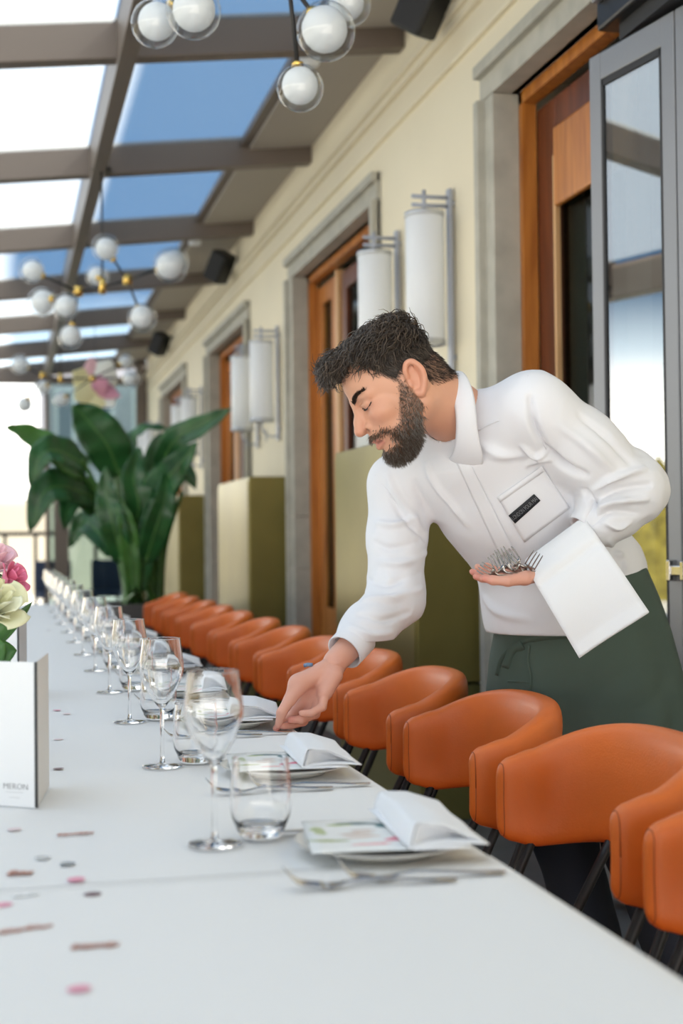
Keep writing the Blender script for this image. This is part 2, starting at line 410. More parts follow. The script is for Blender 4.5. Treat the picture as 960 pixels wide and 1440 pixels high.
# roof: rafters, purlin, laminated glass
roof = tag(empty('ceiling'), kind='structure')
RY = [6.46 + 2.1 * k for k in range(-4, 7)]
def slope_box(name, x0, x1, y0, y1, dz0, dz1, m, parent, bev=0.0):
    bm = bmesh.new()
    bm_box(bm, ((x0 + x1) / 2, (y0 + y1) / 2, (dz0 + dz1) / 2), (x1 - x0, y1 - y0, dz1 - dz0), bev=bev)
    for v in bm.verts: v.co.z += roof_z(v.co.x)
    return from_bm(name, bm, m, parent)
for i, y in enumerate(RY):
    slope_box('rafter', -2.6, WX - 0.002, y - 0.05, y + 0.05, 0.0, 0.19, M_bronze, roof, 0.004)
    if i < len(RY) - 1:
        slope_box('glass_pane', 0.60, 1.50, y + 0.05, RY[i + 1] - 0.05, 0.165, 0.175, M_roofglass, roof)
        slope_box('glass_pane', -2.5, 0.51, y + 0.05, RY[i + 1] - 0.05, 0.165, 0.175, M_roofglass, roof)
        slope_box('soffit_panel', 1.50, WX - 0.002, y + 0.051, RY[i + 1] - 0.051, 0.10, 0.20, M_soffit, roof)
        slope_box('glass_stop', 1.44, 1.50, y + 0.051, RY[i + 1] - 0.051, 0.12, 0.164, M_bronze, roof)
box('purlin', (0.515, -1.9, 3.335), (0.595, RY[-1], 3.56), M_bronze, roof, bev=0.004)
box('eaves_beam', (-2.7, -1.9, 2.95), (-2.55, RY[-1] + 0.05, 3.2), M_bronze, roof, bev=0.006)
for y in RY[::2]:
    box('post', (-2.68, y - 0.05, 0), (-2.57, y + 0.05, 2.96), M_bronze, roof)

# glazed end of the terrace
win = tag(empty('window_1'), kind='structure')
YE = 18.95
box('post', (1.74, YE - 0.06, 0), (1.89, YE + 0.06, 3.5), M_bronze, win, bev=0.005)
box('mullion', (0.525, YE - 0.03, 0), (0.585, YE + 0.03, 3.38), M_bronze, win, bev=0.004)
box('door_stile', (0.64, YE - 0.05, 0), (0.83, YE + 0.05, 1.95), M_bronze, win, bev=0.004)
box('head_rail', (-2.55, YE - 0.04, 3.26), (1.74, YE + 0.04, 3.36), M_bronze, win, bev=0.004)
box('glass_pane', (0.585, YE - 0.006, 0.05), (1.74, YE + 0.006, 3.26), M_pane, win)

# outdoors beyond the open side: only mirrored in the door glass
hedge = None
V = []; F = []; n = 300
for i in range(n + 1):
    y = -6 + 30 * i / n
    for j in range(13):
        a = PI * j / 12; r = 1.0 + 0.16 * math.sin(y * 5 + j * 2.1) + 0.12 * math.sin(y * 11 + j * 4.0); V.append((-15 + 1.1 * math.cos(a) * r, y, -0.1 + 2.3 * math.sin(a) ** 0.6 * r))
for i in range(n):
    for j in range(12): F.append((i * 13 + j, i * 13 + j + 1, (i + 1) * 13 + j + 1, (i + 1) * 13 + j))
tag(from_py('hedge', V, F, mat('yellow_green_foliage', (0.16, 0.13, 0.02), 0.9, bump=1.0, bscale=6, var=0.6, vscale=4), None, True), 'yellow green hedge outdoors, mirrored in the glass of the grey door', 'hedge')

# outdoors beyond the glazed end
par = thing('parapet_wall', 'pale beige parapet wall beyond the terrace end', 'wall', (0, 32, 0))
box('wall_body', (-9, 0, -0.06), (9, 0.35, 2.0), mat('pale_render', (0.80, 0.72, 0.58), 0.85), par)
box('coping', (-9.05, -0.05, 2.0), (9.05, 0.4, 2.12), mat('pale_coping', (0.78, 0.74, 0.66), 0.8), par)
rail = thing('balustrade', 'dark metal balustrade across the terrace behind the plant', 'railing', (0, 24, 0))
for x in [-2 + 0.5 * i for i in range(14)]: box('baluster', (x - 0.03, -0.03, -0.06), (x + 0.03, 0.03, 1.25), M_black, rail)
box('handrail', (-2.1, -0.035, 1.25), (4.6, 0.035, 1.32), M_black, rail)
far = thing('apartment_building', 'pale grey apartment building seen through the glazed terrace end', 'building', (2.0, 46, 0))
M_far = mat('grey_render', (0.42, 0.42, 0.47), 0.8); M_farwin = mat('far_window', (0.16, 0.19, 0.24), 0.2)
box('wall_body', (-0.7, 0, -0.06), (9, 8, 7.0), M_far, far)
for i in range(5):
    for j in range(2):
        f = box('window', (-0.4 + i * 1.25, -0.05, 1.2 + j * 2.9), (0.25 + i * 1.25, 0.0, 3.2 + j * 2.9), mat('far_frame', (0.72, 0.72, 0.75), 0.6), far)
        box('pane', (-0.3 + i * 1.25, -0.07, 1.3 + j * 2.9), (0.15 + i * 1.25, -0.05, 3.1 + j * 2.9), M_farwin, f)
def garden_chair(x, y, rz, lab):
    t = thing('garden_chair', lab, 'chair', (x, y, -0.06), rz)
    m = mat('dark_blue_fabric', (0.03, 0.045, 0.09), 0.8)
    box('seat', (-0.28, -0.28, 0.36), (0.28, 0.28, 0.46), m, t, bev=0.03)
    box('backrest', (-0.28, 0.2, 0.46), (0.28, 0.3, 0.92), m, t, bev=0.03)
    for sx in (-0.25, 0.25):
        for sy in (-0.25, 0.25): box('leg', (sx - 0.02, sy - 0.02, 0), (sx + 0.02, sy + 0.02, 0.37), M_black, t)
garden_chair(0.75, 21.3, 0.2, 'dark blue garden chair outdoors just left of the plant')
garden_chair(1.5, 21.6, -0.3, 'dark blue garden chair outdoors behind the plant stems')

# ================================================================ WALL SCONCES, SPEAKERS, SPOTS
def make_sconce(y, lab, first=[None]):
    if first[0] is not None:
        return dup(first[0], (WX, y, 0), 0, lab, 'tube sconces on the piers')
    t = thing('wall_sconce', lab, 'lamp', (WX, y, 0), 0, 'tube sconces on the piers')
    cx = -0.135; z0, z1 = 1.985, 2.545
    box('back_bar', (-0.03, -0.02, 1.85), (-0.012, 0.02, 2.66), M_greymetal, t, bev=0.003)
    for z in (1.93, 2.60): tube('wall_fixing', [(0.005, 0, z), (-0.014, 0, z)], 0.012, M_greymetal, t)
    for z in (2.585, 2.622): tube('arm', [(-0.02, 0, z), (cx - 0.055, 0, z)], 0.009, M_greymetal, t)
    tube('hanger', [(cx, 0, 2.65), (cx, 0, z1)], 0.009, M_greymetal, t)
    tube('lower_arm', spline([(-0.02, 0, 1.885), (-0.07, 0, 1.875), (cx + 0.02, 0, 1.90), (cx, 0, 1.94), (cx, 0, z0)], 5), 0.007, M_greymetal, t)
    tube('finial', [(cx + 0.03, 0, 1.84), (cx + 0.03, 0, 1.93)], 0.006, M_greymetal, t)
    lathe('glass_tube', [(0.0, z0), (0.076, z0), (0.083, z0 + 0.008), (0.083, z1 - 0.008), (0.076, z1), (0.0, z1)], M_opalw, t, 36, (cx, 0, 0))
    V, F = lathe_vf([(0.084, z0 - 0.006), (0.0865, z0 - 0.006), (0.0865, z0 + 0.016), (0.084, z0 + 0.016)], 36, c=(cx, 0, 0))
    lathe_vf([(0.084, z1 - 0.014), (0.0865, z1 - 0.014), (0.0865, z1 + 0.006), (0.084, z1 + 0.006)], 36, V, F, (cx, 0, 0))
    from_py('end_ring', V, F, mat('sconce_ring', (0.55, 0.57, 0.60), 0.3, 0.6), t, True)
    first[0] = t
    return t
names = ['nearest tube sconce, right above the waiter', 'second tube sconce, partly behind the waiter\'s hair', 'third tube sconce, right one of the pair between the middle doors',
         'fourth tube sconce, left one of the pair between the middle doors', 'fifth tube sconce, right one above the plant leaf tip', 'sixth tube sconce, left one above the plant leaf tip', 'seventh tube sconce, farthest pier near the terrace end', 'eighth tube sconce, last before the terrace end']
i = 0
for k in range(4):
    for dy in (0.0, 0.83):
        make_sconce(5.70 + 3.92 * k + dy, names[i]); i += 1
def make_speaker(y, z, lab):
    t = thing('loudspeaker', lab, 'speaker', (WX - 0.15, y, z), 0)
    t.rotation_euler = (math.radians(10), math.radians(32), math.radians(-40))
    bm = bmesh.new(); bm_box(bm, (0, 0, 0), (0.16, 0.17, 0.26), bev=0.02); from_bm('cabinet', bm, M_black, t)
    bm = bmesh.new(); bm_box(bm, (0, -0.086, 0), (0.14, 0.012, 0.235), bev=0.005); from_bm('grille', bm, mat('speaker_grille', (0.03, 0.03, 0.032), 0.8), t)
    tube('bracket', [(0, 0.06, 0), (0.10, 0.09, 0.0), (0.19, 0.13, 0.0)], 0.016, M_wall, t)
make_speaker(5.62, 3.43, 'black loudspeaker high on the wall above the nearest doorway')
make_speaker(11.4, 3.42, 'black loudspeaker under the roof above the middle doorway')
make_speaker(16.0, 3.42, 'black loudspeaker under the roof at the far end of the wall')
def make_spot(y, lab):
    t = thing('roof_spotlight', lab, 'lamp', (1.47, y, roof_z(1.47) + 0.115))
    lathe('housing', [(0.0, -0.12), (0.042, -0.12), (0.05, -0.11), (0.05, -0.008), (0.03, 0.0), (0.0, 0.0)], M_opal, t, 24)
    lathe('mounting_plate', [(0.0, -0.004), (0.03, -0.004), (0.03, 0.004), (0.0, 0.004)], M_black, t, 20)
make_spot(6.62, 'white spotlight under the roof behind the nearest hanging globe')
make_spot(10.86, 'white spotlight under the roof beside the middle loudspeaker')

# ================================================================ BUBBLE CHANDELIERS
def globe(t, c, r, tow):
    """clear outer bubble with a white inner globe and a brass cap facing the rod"""
    c = Vector(c); d = (Vector(tow) - c).normalized()
    q = d.to_track_quat('Z', 'Y').to_matrix().to_4x4()
    def lat(name, prof, m, par, n=24):
        o = lathe(name, prof, m, par, n); o.data.transform(Matrix.Translation(c) @ q); return o
    g = lat('glass_globe', sphere_prof(r, n=14), M_globe, t)
    lat('inner_globe', [(a, b * (1.03)) for a, b in sphere_prof(r * 0.77, r * 0.11, n=12)], M_opal, g)
    lat('brass_cap', [(0.0, r * 0.965), (r * 0.26, r * 0.965), (r * 0.26, r * 1.12), (r * 0.12, r * 1.20), (0.0, r * 1.20)], M_brass, t, 16)
def chandelier(lab, ctr, arms, hang):
    """arms: list of (hub, [ (globe centre, r) ... ])"""
    t = thing('bubble_chandelier', lab, 'chandelier', (0, 0, 0))
    top = Vector((ctr[0], ctr[1], hang)); tube('drop_rod', [ctr, top], 0.006, M_black, t)
    lathe('ceiling_plate', [(0.0, 0), (0.06, 0), (0.06, -0.02), (0.0, -0.02)], M_black, t, 20, tuple(top))
    lathe('brass_hub', [(0.0, -0.045), (0.02, -0.045), (0.02, 0.045), (0.0, 0.045)], M_brass, t, 14, ctr)
    for hub, gl in arms:
        if hub != ctr:
            tube('rod', [ctr, hub], 0.007, M_black, t)
            lathe('brass_hub', [(0.0, -0.03), (0.026, -0.03), (0.026, 0.03), (0.0, 0.03)], M_brass, t, 14, hub)
        for c, r in gl:
            e = Vector(c) + (Vector(hub) - Vector(c)).normalized() * r
            tube('rod', [hub, e], 0.007, M_black, t)
            globe(t, c, r, hub)
chandelier('nearest bubble chandelier, cut by the top edge of the photo', (0.8083,4.0376,3.0844),
    [((0.8083,4.0376,3.0844), [((0.8459,3.9375,2.4683), 0.069)]),
     ((0.7363,4.2098,3.0672), [((0.9082,3.868,2.6153), 0.086), ((0.4568,4.2326,2.7364), 0.074)]),
     ((0.6545,4.3325,3.0677), [((0.5512,4.0557,2.715), 0.082), ((1.0576,4.1879,2.8272), 0.07)])], 3.38)
chandelier('middle bubble chandelier of white globes above the plant', (0.5693,8.2723,2.6559),
    [((0.5693,8.2723,2.6559), [((0.5608,8.5807,2.7766), 0.072)]),
     ((0.4354,8.4079,2.6461), [((0.1593,8.2673,2.7377), 0.075), ((0.3473,8.1232,2.5068), 0.078), ((0.2294,8.6642,2.6191), 0.092), ((0.3905,8.4754,2.3816), 0.076)]),
     ((0.7038,8.1363,2.6734), [((0.5727,8.0619,2.8447), 0.079), ((0.9154,7.7757,2.6984), 0.098), ((1.0111,8.3671,2.8471), 0.085), ((0.7678,7.9199,2.4203), 0.083)])], 3.36)
chandelier('far bubble chandelier hanging before the bright terrace end', (0.5149,13.2253,2.6802),
    [((0.5149,13.2253,2.6802), [((0.3578,13.4705,2.6176), 0.08)]),
     ((0.3531,13.264,2.7087), [((0.1442,13.1072,2.7921), 0.09), ((0.1857,13.5155,2.4504), 0.09)]),
     ((0.8064,13.1546,2.6769), [((1.1359,12.7666,2.6378), 0.09), ((0.5321,13.5331,2.5109), 0.08), ((1.1356,13.277,2.8592), 0.08)])], 3.38)
# paper flower hanging in front of the far end
pf = thing('hanging_paper_flower', 'large pink, white and yellow paper flower hanging above the plant', 'decoration', (0.8958,14.1616,2.7005))
PFM = [mat('pale_pink_paper', (0.80, 0.50, 0.56), 0.8), mat('white_paper', (0.82, 0.84, 0.80), 0.8), mat('pale_yellow_paper', (0.82, 0.76, 0.42), 0.8), mat('rose_paper', (0.60, 0.27, 0.36), 0.8)]
for (a, L, w, mi, zo) in ((100, .30, .12, 0, 0), (60, .30, .17, 1, .02), (150, .27, .15, 2, .0), (215, .26, .15, 2, .03), (270, .24, .17, 2, .01), (310, .27, .15, 1, .0), (335, .26, .08, 3, .04), (20, .12, .10, 3, .06)):
    ca, sa = math.cos(math.radians(a)), math.sin(math.radians(a))
    def fn(u, v):
        wd = w * math.sin(PI * min(1, 0.12 + 0.86 * v) ** 0.9) * (u - .5) * 2; l = L * v
        return (ca * l - sa * wd, -0.05 - zo - 0.10 * v + 0.25 * wd * wd / w, sa * l + ca * wd)
    V, F = grid_vf(fn, 6, 8)
    solidify(from_py('petal', V, F, PFM[mi], pf, True), 0.004)
lathe('flower_centre', sphere_prof(0.06, 0, 8), PFM[3], pf, 14, (0, -0.06, 0))
tube('hanging_wire', [(0, 0, 0), (0, 0, 3.38 - pf.location.z)], 0.003, M_black, pf, 5)

# ================================================================ TABLE AND CLOTHS
TZ = 0.75
tb = thing('banquet_table', 'long banquet table hidden under white tablecloths', 'table', (0.09, 4.8, 0))
box('table_top', (-0.49, -4.35, 0.715), (0.49, 4.35, 0.742), mat('table_wood', (0.3, 0.2, 0.12), 0.5), tb)
for y in (-4.1, -2.0, 0, 2.0, 4.1):
    for x in (-0.38, 0.38): box('leg', (x - 0.025, y - 0.025, 0), (x + 0.025, y + 0.025, 0.716), M_black, tb)
def cloth(lab, y0, y1, lift, skew0=0.0, hang0=False, hang1=False):
    V = []; F = []
    xs = [-0.455, -0.45, -0.44, -0.425] + list(np.linspace(-0.405, 0.59, 34)) + [0.600, 0.606, 0.610, 0.613]
    zs = [-0.26, -0.14, -0.05, -0.012] + [0] * 34 + [-0.006, -0.022, -0.12, -0.26]
    ny = int((y1 - y0) / 0.04)
    rows = [(y0 + (y1 - y0) * j / ny, 0) for j in range(ny + 1)]
    if hang0: rows = [(y0 - 0.012, -0.26), (y0 - 0.010, -0.1), (y0 - 0.006, -0.015)] + rows
    if hang1: rows = rows + [(y1 + 0.006, -0.015), (y1 + 0.010, -0.1), (y1 + 0.012, -0.26)]
    for (y, dz) in rows:
        for x, z in zip(xs, zs):
            yy = y + (skew0 * (x - 0.1) if abs(y - y0) < 0.2 else 0)
            w = 0.0012 * math.sin(yy * 9 + x * 5) * math.sin(x * 7 + 1)
            if z < -0.03: xx = x + (0.012 * math.sin(yy * 11 + 0.7 * math.sin(yy * 3)) * min(1, -z * 6)) * (1 if x > 0 else 1)
            else: xx = x
            V.append((xx, yy, TZ + lift + min(z, dz if dz < 0 else 0) + (w if z == 0 and dz == 0 else 0) * 0.5))
    n = len(xs)
    for j in range(len(rows) - 1):
        for i in range(n - 1):
            F.append((j * n + i, j * n + i + 1, (j + 1) * n + i + 1, (j + 1) * n + i))
    o = from_py('tablecloth', V, F, M_cloth, None, True); solidify(o, 0.0018, -1)
    tag(o, lab, 'tablecloth', 'white cloths on the long table')
    return o
cloth('white tablecloth on the front end of the long table', 0.45, 1.66, 0.0014, 0.09, hang0=True)
cloth('white tablecloth running along the long table to its far end', 1.40, 9.15, -0.001, 0.0, hang1=True)

# ================================================================ CHAIRS
def make_chair():
    t = thing('dining_chair', '', 'chair', (0, 0, 0), 0, 'orange chairs along the table')
    A, B, ex = 0.170, 0.232, 2.0 / 2.8
    def path(s):                                     # s in -1..1, back at 0
        ph = s * math.radians(95); c, q = math.cos(ph), math.sin(ph)
        return Vector((A * math.copysign(abs(c) ** ex, c), B * math.copysign(abs(q) ** ex, q), 0))
    nu, nv = 64, 28; V = []; F = []
    for i in range(nu + 1):
        s = math.sin(PI / 2 * (-1 + 2 * i / nu)); p = path(s); e = 1e-3
        tg = (path(min(1, s + e)) - path(max(-1, s - e))).normalized(); nrm = Vector((tg.y, -tg.x, 0))
        a = abs(s)
        zt = 0.818 - 0.058 * min(1, (a / 0.85)) ** 2.2; zb = 0.592 + 0.012 * math.cos(a * PI)
        th = 0.029
        k = min(1.0, (1 - a) / 0.16); rr = math.sqrt(max(0.0, 1 - (1 - k) ** 2))          # rounded arm fronts
        zc = (zt + zb) / 2; hh = (zt - zb) / 2 - 0.046 * (1 - rr); th2 = th * (0.12 + 0.88 * rr)
        for j in range(nv):
            an = 2 * PI * j / nv; ca, sa = math.cos(an), math.sin(an)
            z = math.copysign(abs(sa) ** 0.38, sa) * hh; w = math.copysign(abs(ca) ** 0.72, ca) * th2
            rec = (z + hh) * 0.13 * max(0, 1 - a * 1.0)                                  # back leans outward
            q = p + nrm * (w + rec + 0.006 * (1 - (z / hh) ** 2) * (1 if ca < 0 else 0.3))
            V.append((q.x, q.y, zc + z))
    for i in range(nu):
        for j in range(nv):
            a = i * nv + j; b = i * nv + (j + 1) % nv; F.append((a, b, b + nv, a + nv))
    F.append(tuple(range(nv))[::-1]); F.append(tuple(nu * nv + j for j in range(nv)))
    bk = from_py('backrest', V, F, M_leather, t, True)
    for sgn in (-1, 1):                                # welted seam near each arm front
        i = 4 if sgn < 0 else nu - 4
        ring = [Vector(V[i * nv + j]) for j in range(nv)]; c = sum(ring, Vector()) / nv
        pts = [c + (q - c) * 1.004 for q in ring] ; pts.append(pts[0])
        tube('seam', pts, 0.0011, M_seam, bk, 5)
    V = []; F = []; nu = 40                            # seat cushion
    prof = [(0.0, 0.448), (0.6, 0.450), (0.86, 0.444), (0.96, 0.434), (1.0, 0.420), (0.98, 0.402), (0.9, 0.394), (0.0, 0.392)]
    for r, z in prof:
        for k in range(nu):
            a = 2 * PI * k / nu; c, q = math.cos(a), math.sin(a)
            V.append((-0.085 + 0.19 * max(r, 1e-4) * math.copysign(abs(c) ** 0.75, c), 0.225 * max(r, 1e-4) * math.copysign(abs(q) ** 0.75, q), z))
    for i in range(len(prof) - 1):
        for k in range(nu):
            a = i * nu + k; b = i * nu + (k + 1) % nu; F.append((a, b, b + nu, a + nu))
    from_py('seat', V, F, M_leather, t, True)
    for sy in (-1, 1):
        tube('leg', spline([(0.05, sy * 0.222, 0.63), (-0.04, sy * 0.224, 0.44), (-0.185, sy * 0.235, 0.125), (-0.235, sy * 0.237, 0.008)], 4), 0.0095, M_black, t)
        tube('leg', spline([(0.155, sy * 0.13, 0.62), (0.07, sy * 0.15, 0.45), (0.03, sy * 0.18, 0.36), (0.09, sy * 0.205, 0.24), (0.20, sy * 0.225, 0.008)], 4), 0.0095, M_black, t)
    tube('seat_rail', [(-0.062, -0.226, 0.385), (-0.062, 0.226, 0.385)], 0.009, M_black, t)
    tube('seat_rail', [(0.04, -0.168, 0.385), (0.04, 0.168, 0.385)], 0.009, M_black, t)
    return t
chair0 = make_chair()
for k in range(13):
    lab = 'orange leather armchair nearest the camera, cut by the right edge' if k == 0 else \
          'orange leather armchair, last of the row by the plant' if k == 12 else \
          'orange leather armchair, %s from the front of the row' % ORD[k]
    if k == 0: c = chair0; c.location = (0.905, 1.58, 0); c['label'] = lab
    else: c = dup(chair0, (0.905 + 0.006 * math.sin(k * 2.1), 1.58 + 0.604 * k, 0), math.radians(1.5 * math.sin(k * 1.7)), lab)

# ================================================================ PLACE SETTINGS
def print_mat(name, base, blobs, warp=0.02):
    m, nt, b = _new(name); b.inputs['Roughness'].default_value = 0.5
    tc = nt.nodes.new('ShaderNodeTexCoord'); n = nt.nodes.new('ShaderNodeTexNoise'); n.inputs['Scale'].default_value = 60; n.inputs['Detail'].default_value = 3
    nt.links.new(tc.outputs['Object'], n.inputs['Vector'])
    ma = nt.nodes.new('ShaderNodeVectorMath'); ma.operation = 'MULTIPLY_ADD'; ma.inputs[1].default_value = (warp, warp, 0)
    nt.links.new(n.outputs['Color'], ma.inputs[0]); nt.links.new(tc.outputs['Object'], ma.inputs[2])
    last = None
    for (x, y, sx, sy, ang, col) in blobs:
        mp = nt.nodes.new('ShaderNodeMapping'); mp.vector_type = 'TEXTURE'
        mp.inputs['Location'].default_value = (x + warp / 2, y + warp / 2, 0); mp.inputs['Rotation'].default_value = (0, 0, math.radians(ang)); mp.inputs['Scale'].default_value = (sx, sy, 1000)
        nt.links.new(ma.outputs[0], mp.inputs[0])
        ln = nt.nodes.new('ShaderNodeVectorMath'); ln.operation = 'LENGTH'; nt.links.new(mp.outputs[0], ln.inputs[0])
        mr = nt.nodes.new('ShaderNodeMapRange'); mr.inputs[1].default_value = 1.0; mr.inputs[2].default_value = 0.75; nt.links.new(ln.outputs['Value'], mr.inputs[0])
        mx = nt.nodes.new('ShaderNodeMixRGB'); nt.links.new(mr.outputs[0], mx.inputs[0])
        if last is None: mx.inputs[1].default_value = (*base, 1)
        else: nt.links.new(last.outputs[0], mx.inputs[1])
        mx.inputs[2].default_value = (*col, 1); last = mx
    nt.links.new(last.outputs[0], b.inputs['Base Color'])
    return m
M_print = print_mat('watercolour_print', (0.86, 0.86, 0.83), [
    (-0.052, -0.030, 0.030, 0.007, -15, (0.36, 0.42, 0.16)), (-0.060, 0.030, 0.010, 0.028, 10, (0.50, 0.56, 0.30)),
    (-0.012, 0.005, 0.026, 0.008, 12, (0.66, 0.52, 0.44)), (-0.008, -0.014, 0.028, 0.006, 8, (0.70, 0.55, 0.47)), (-0.004, 0.024, 0.020, 0.006, 8, (0.66, 0.53, 0.46)),
    (0.000, 0.066, 0.040, 0.010, -10, (0.16, 0.22, 0.22)), (0.035, 0.052, 0.022, 0.014, 20, (0.12, 0.24, 0.25)), (-0.03, 0.062, 0.02, 0.006, 0, (0.42, 0.5, 0.2)),
    (0.052, 0.010, 0.020, 0.026, 0, (0.62, 0.04, 0.20)), (0.040, -0.030, 0.024, 0.012, 20, (0.80, 0.22, 0.30)), (0.000, -0.058, 0.030, 0.006, 5, (0.85, 0.42, 0.42))], 0.014)
def sweep_flat(pts, w, h, n=10):
    """flattened rod along x with widths w and heights h"""
    V = []; F = []
    for (x, z), a, b in zip(pts, w, h):
        for k in range(n):
            an = 2 * PI * k / n; V.append((x, a * math.cos(an), z + b * math.sin(an)))
    m = len(pts)
    for i in range(m - 1):
        for k in range(n):
            a = i * n + k; b = i * n + (k + 1) % n; F.append((a, b, b + n, a + n))
    F.append(tuple(range(n))[::-1]); F.append(tuple((m - 1) * n + k for k in range(n)))
    return V, F
def fork_vf(curl=1.0):
    xs = [0, 0.006, 0.03, 0.07, 0.11, 0.125, 0.138, 0.15, 0.158]
    zs = [0.003, 0.003, 0.004, 0.007, 0.009, 0.0075, 0.005, 0.004, 0.0045]
    V, F = sweep_flat([(x, z) for x, z in zip(xs, zs)], [0.004, 0.0085, 0.0075, 0.0045, 0.0032, 0.004, 0.009, 0.0125, 0.0125], [0.0012, 0.0016, 0.0016, 0.0016, 0.0018, 0.0016, 0.0012, 0.0011, 0.001])
    for q in range(4):
        y = -0.0105 + 0.007 * q
        tube_vf(spline([(0.156, y, 0.0044), (0.172, y * 0.98, 0.0065), (0.188, y * 0.95, 0.0105), (0.203, y * 0.9, 0.0105 + 0.0085 * curl)], 3), [0.0021] * 7 + [0.0017, 0.0014, 0.0008], 6, True, V, F, 0.8)
    return V, F
def spoon_vf():
    xs = [0, 0.006, 0.03, 0.08, 0.125, 0.142, 0.155, 0.17, 0.185, 0.196, 0.2]
    zs = [0.003, 0.003, 0.004, 0.008, 0.010, 0.008, 0.005, 0.0035, 0.004, 0.0065, 0.008]
    return sweep_flat([(x, z) for x, z in zip(xs, zs)], [0.004, 0.0085, 0.0075, 0.0042, 0.003, 0.006, 0.016, 0.02, 0.0165, 0.008, 0.002], [0.0012, 0.0016, 0.0016, 0.0018, 0.0018, 0.0016, 0.0013, 0.0012, 0.0012, 0.001, 0.0008])
def knife_vf():
    xs = [0, 0.006, 0.05, 0.10, 0.106, 0.12, 0.18, 0.21, 0.222]
    return sweep_flat([(x, 0.0035) for x in xs], [0.004, 0.008, 0.007, 0.006, 0.009, 0.0095, 0.0095, 0.007, 0.001], [0.0025, 0.0032, 0.0032, 0.003, 0.0014, 0.0012, 0.001, 0.0009, 0.0006])
WORDS = ['nearest place setting'] + ['%s place setting from the front' % ORD[i] for i in range(1, 12)]
SY = [1.72 + 0.628 * k for k in range(12)]
gx, gy = 0.267, 0.100        # wine glass offset
protos = {}
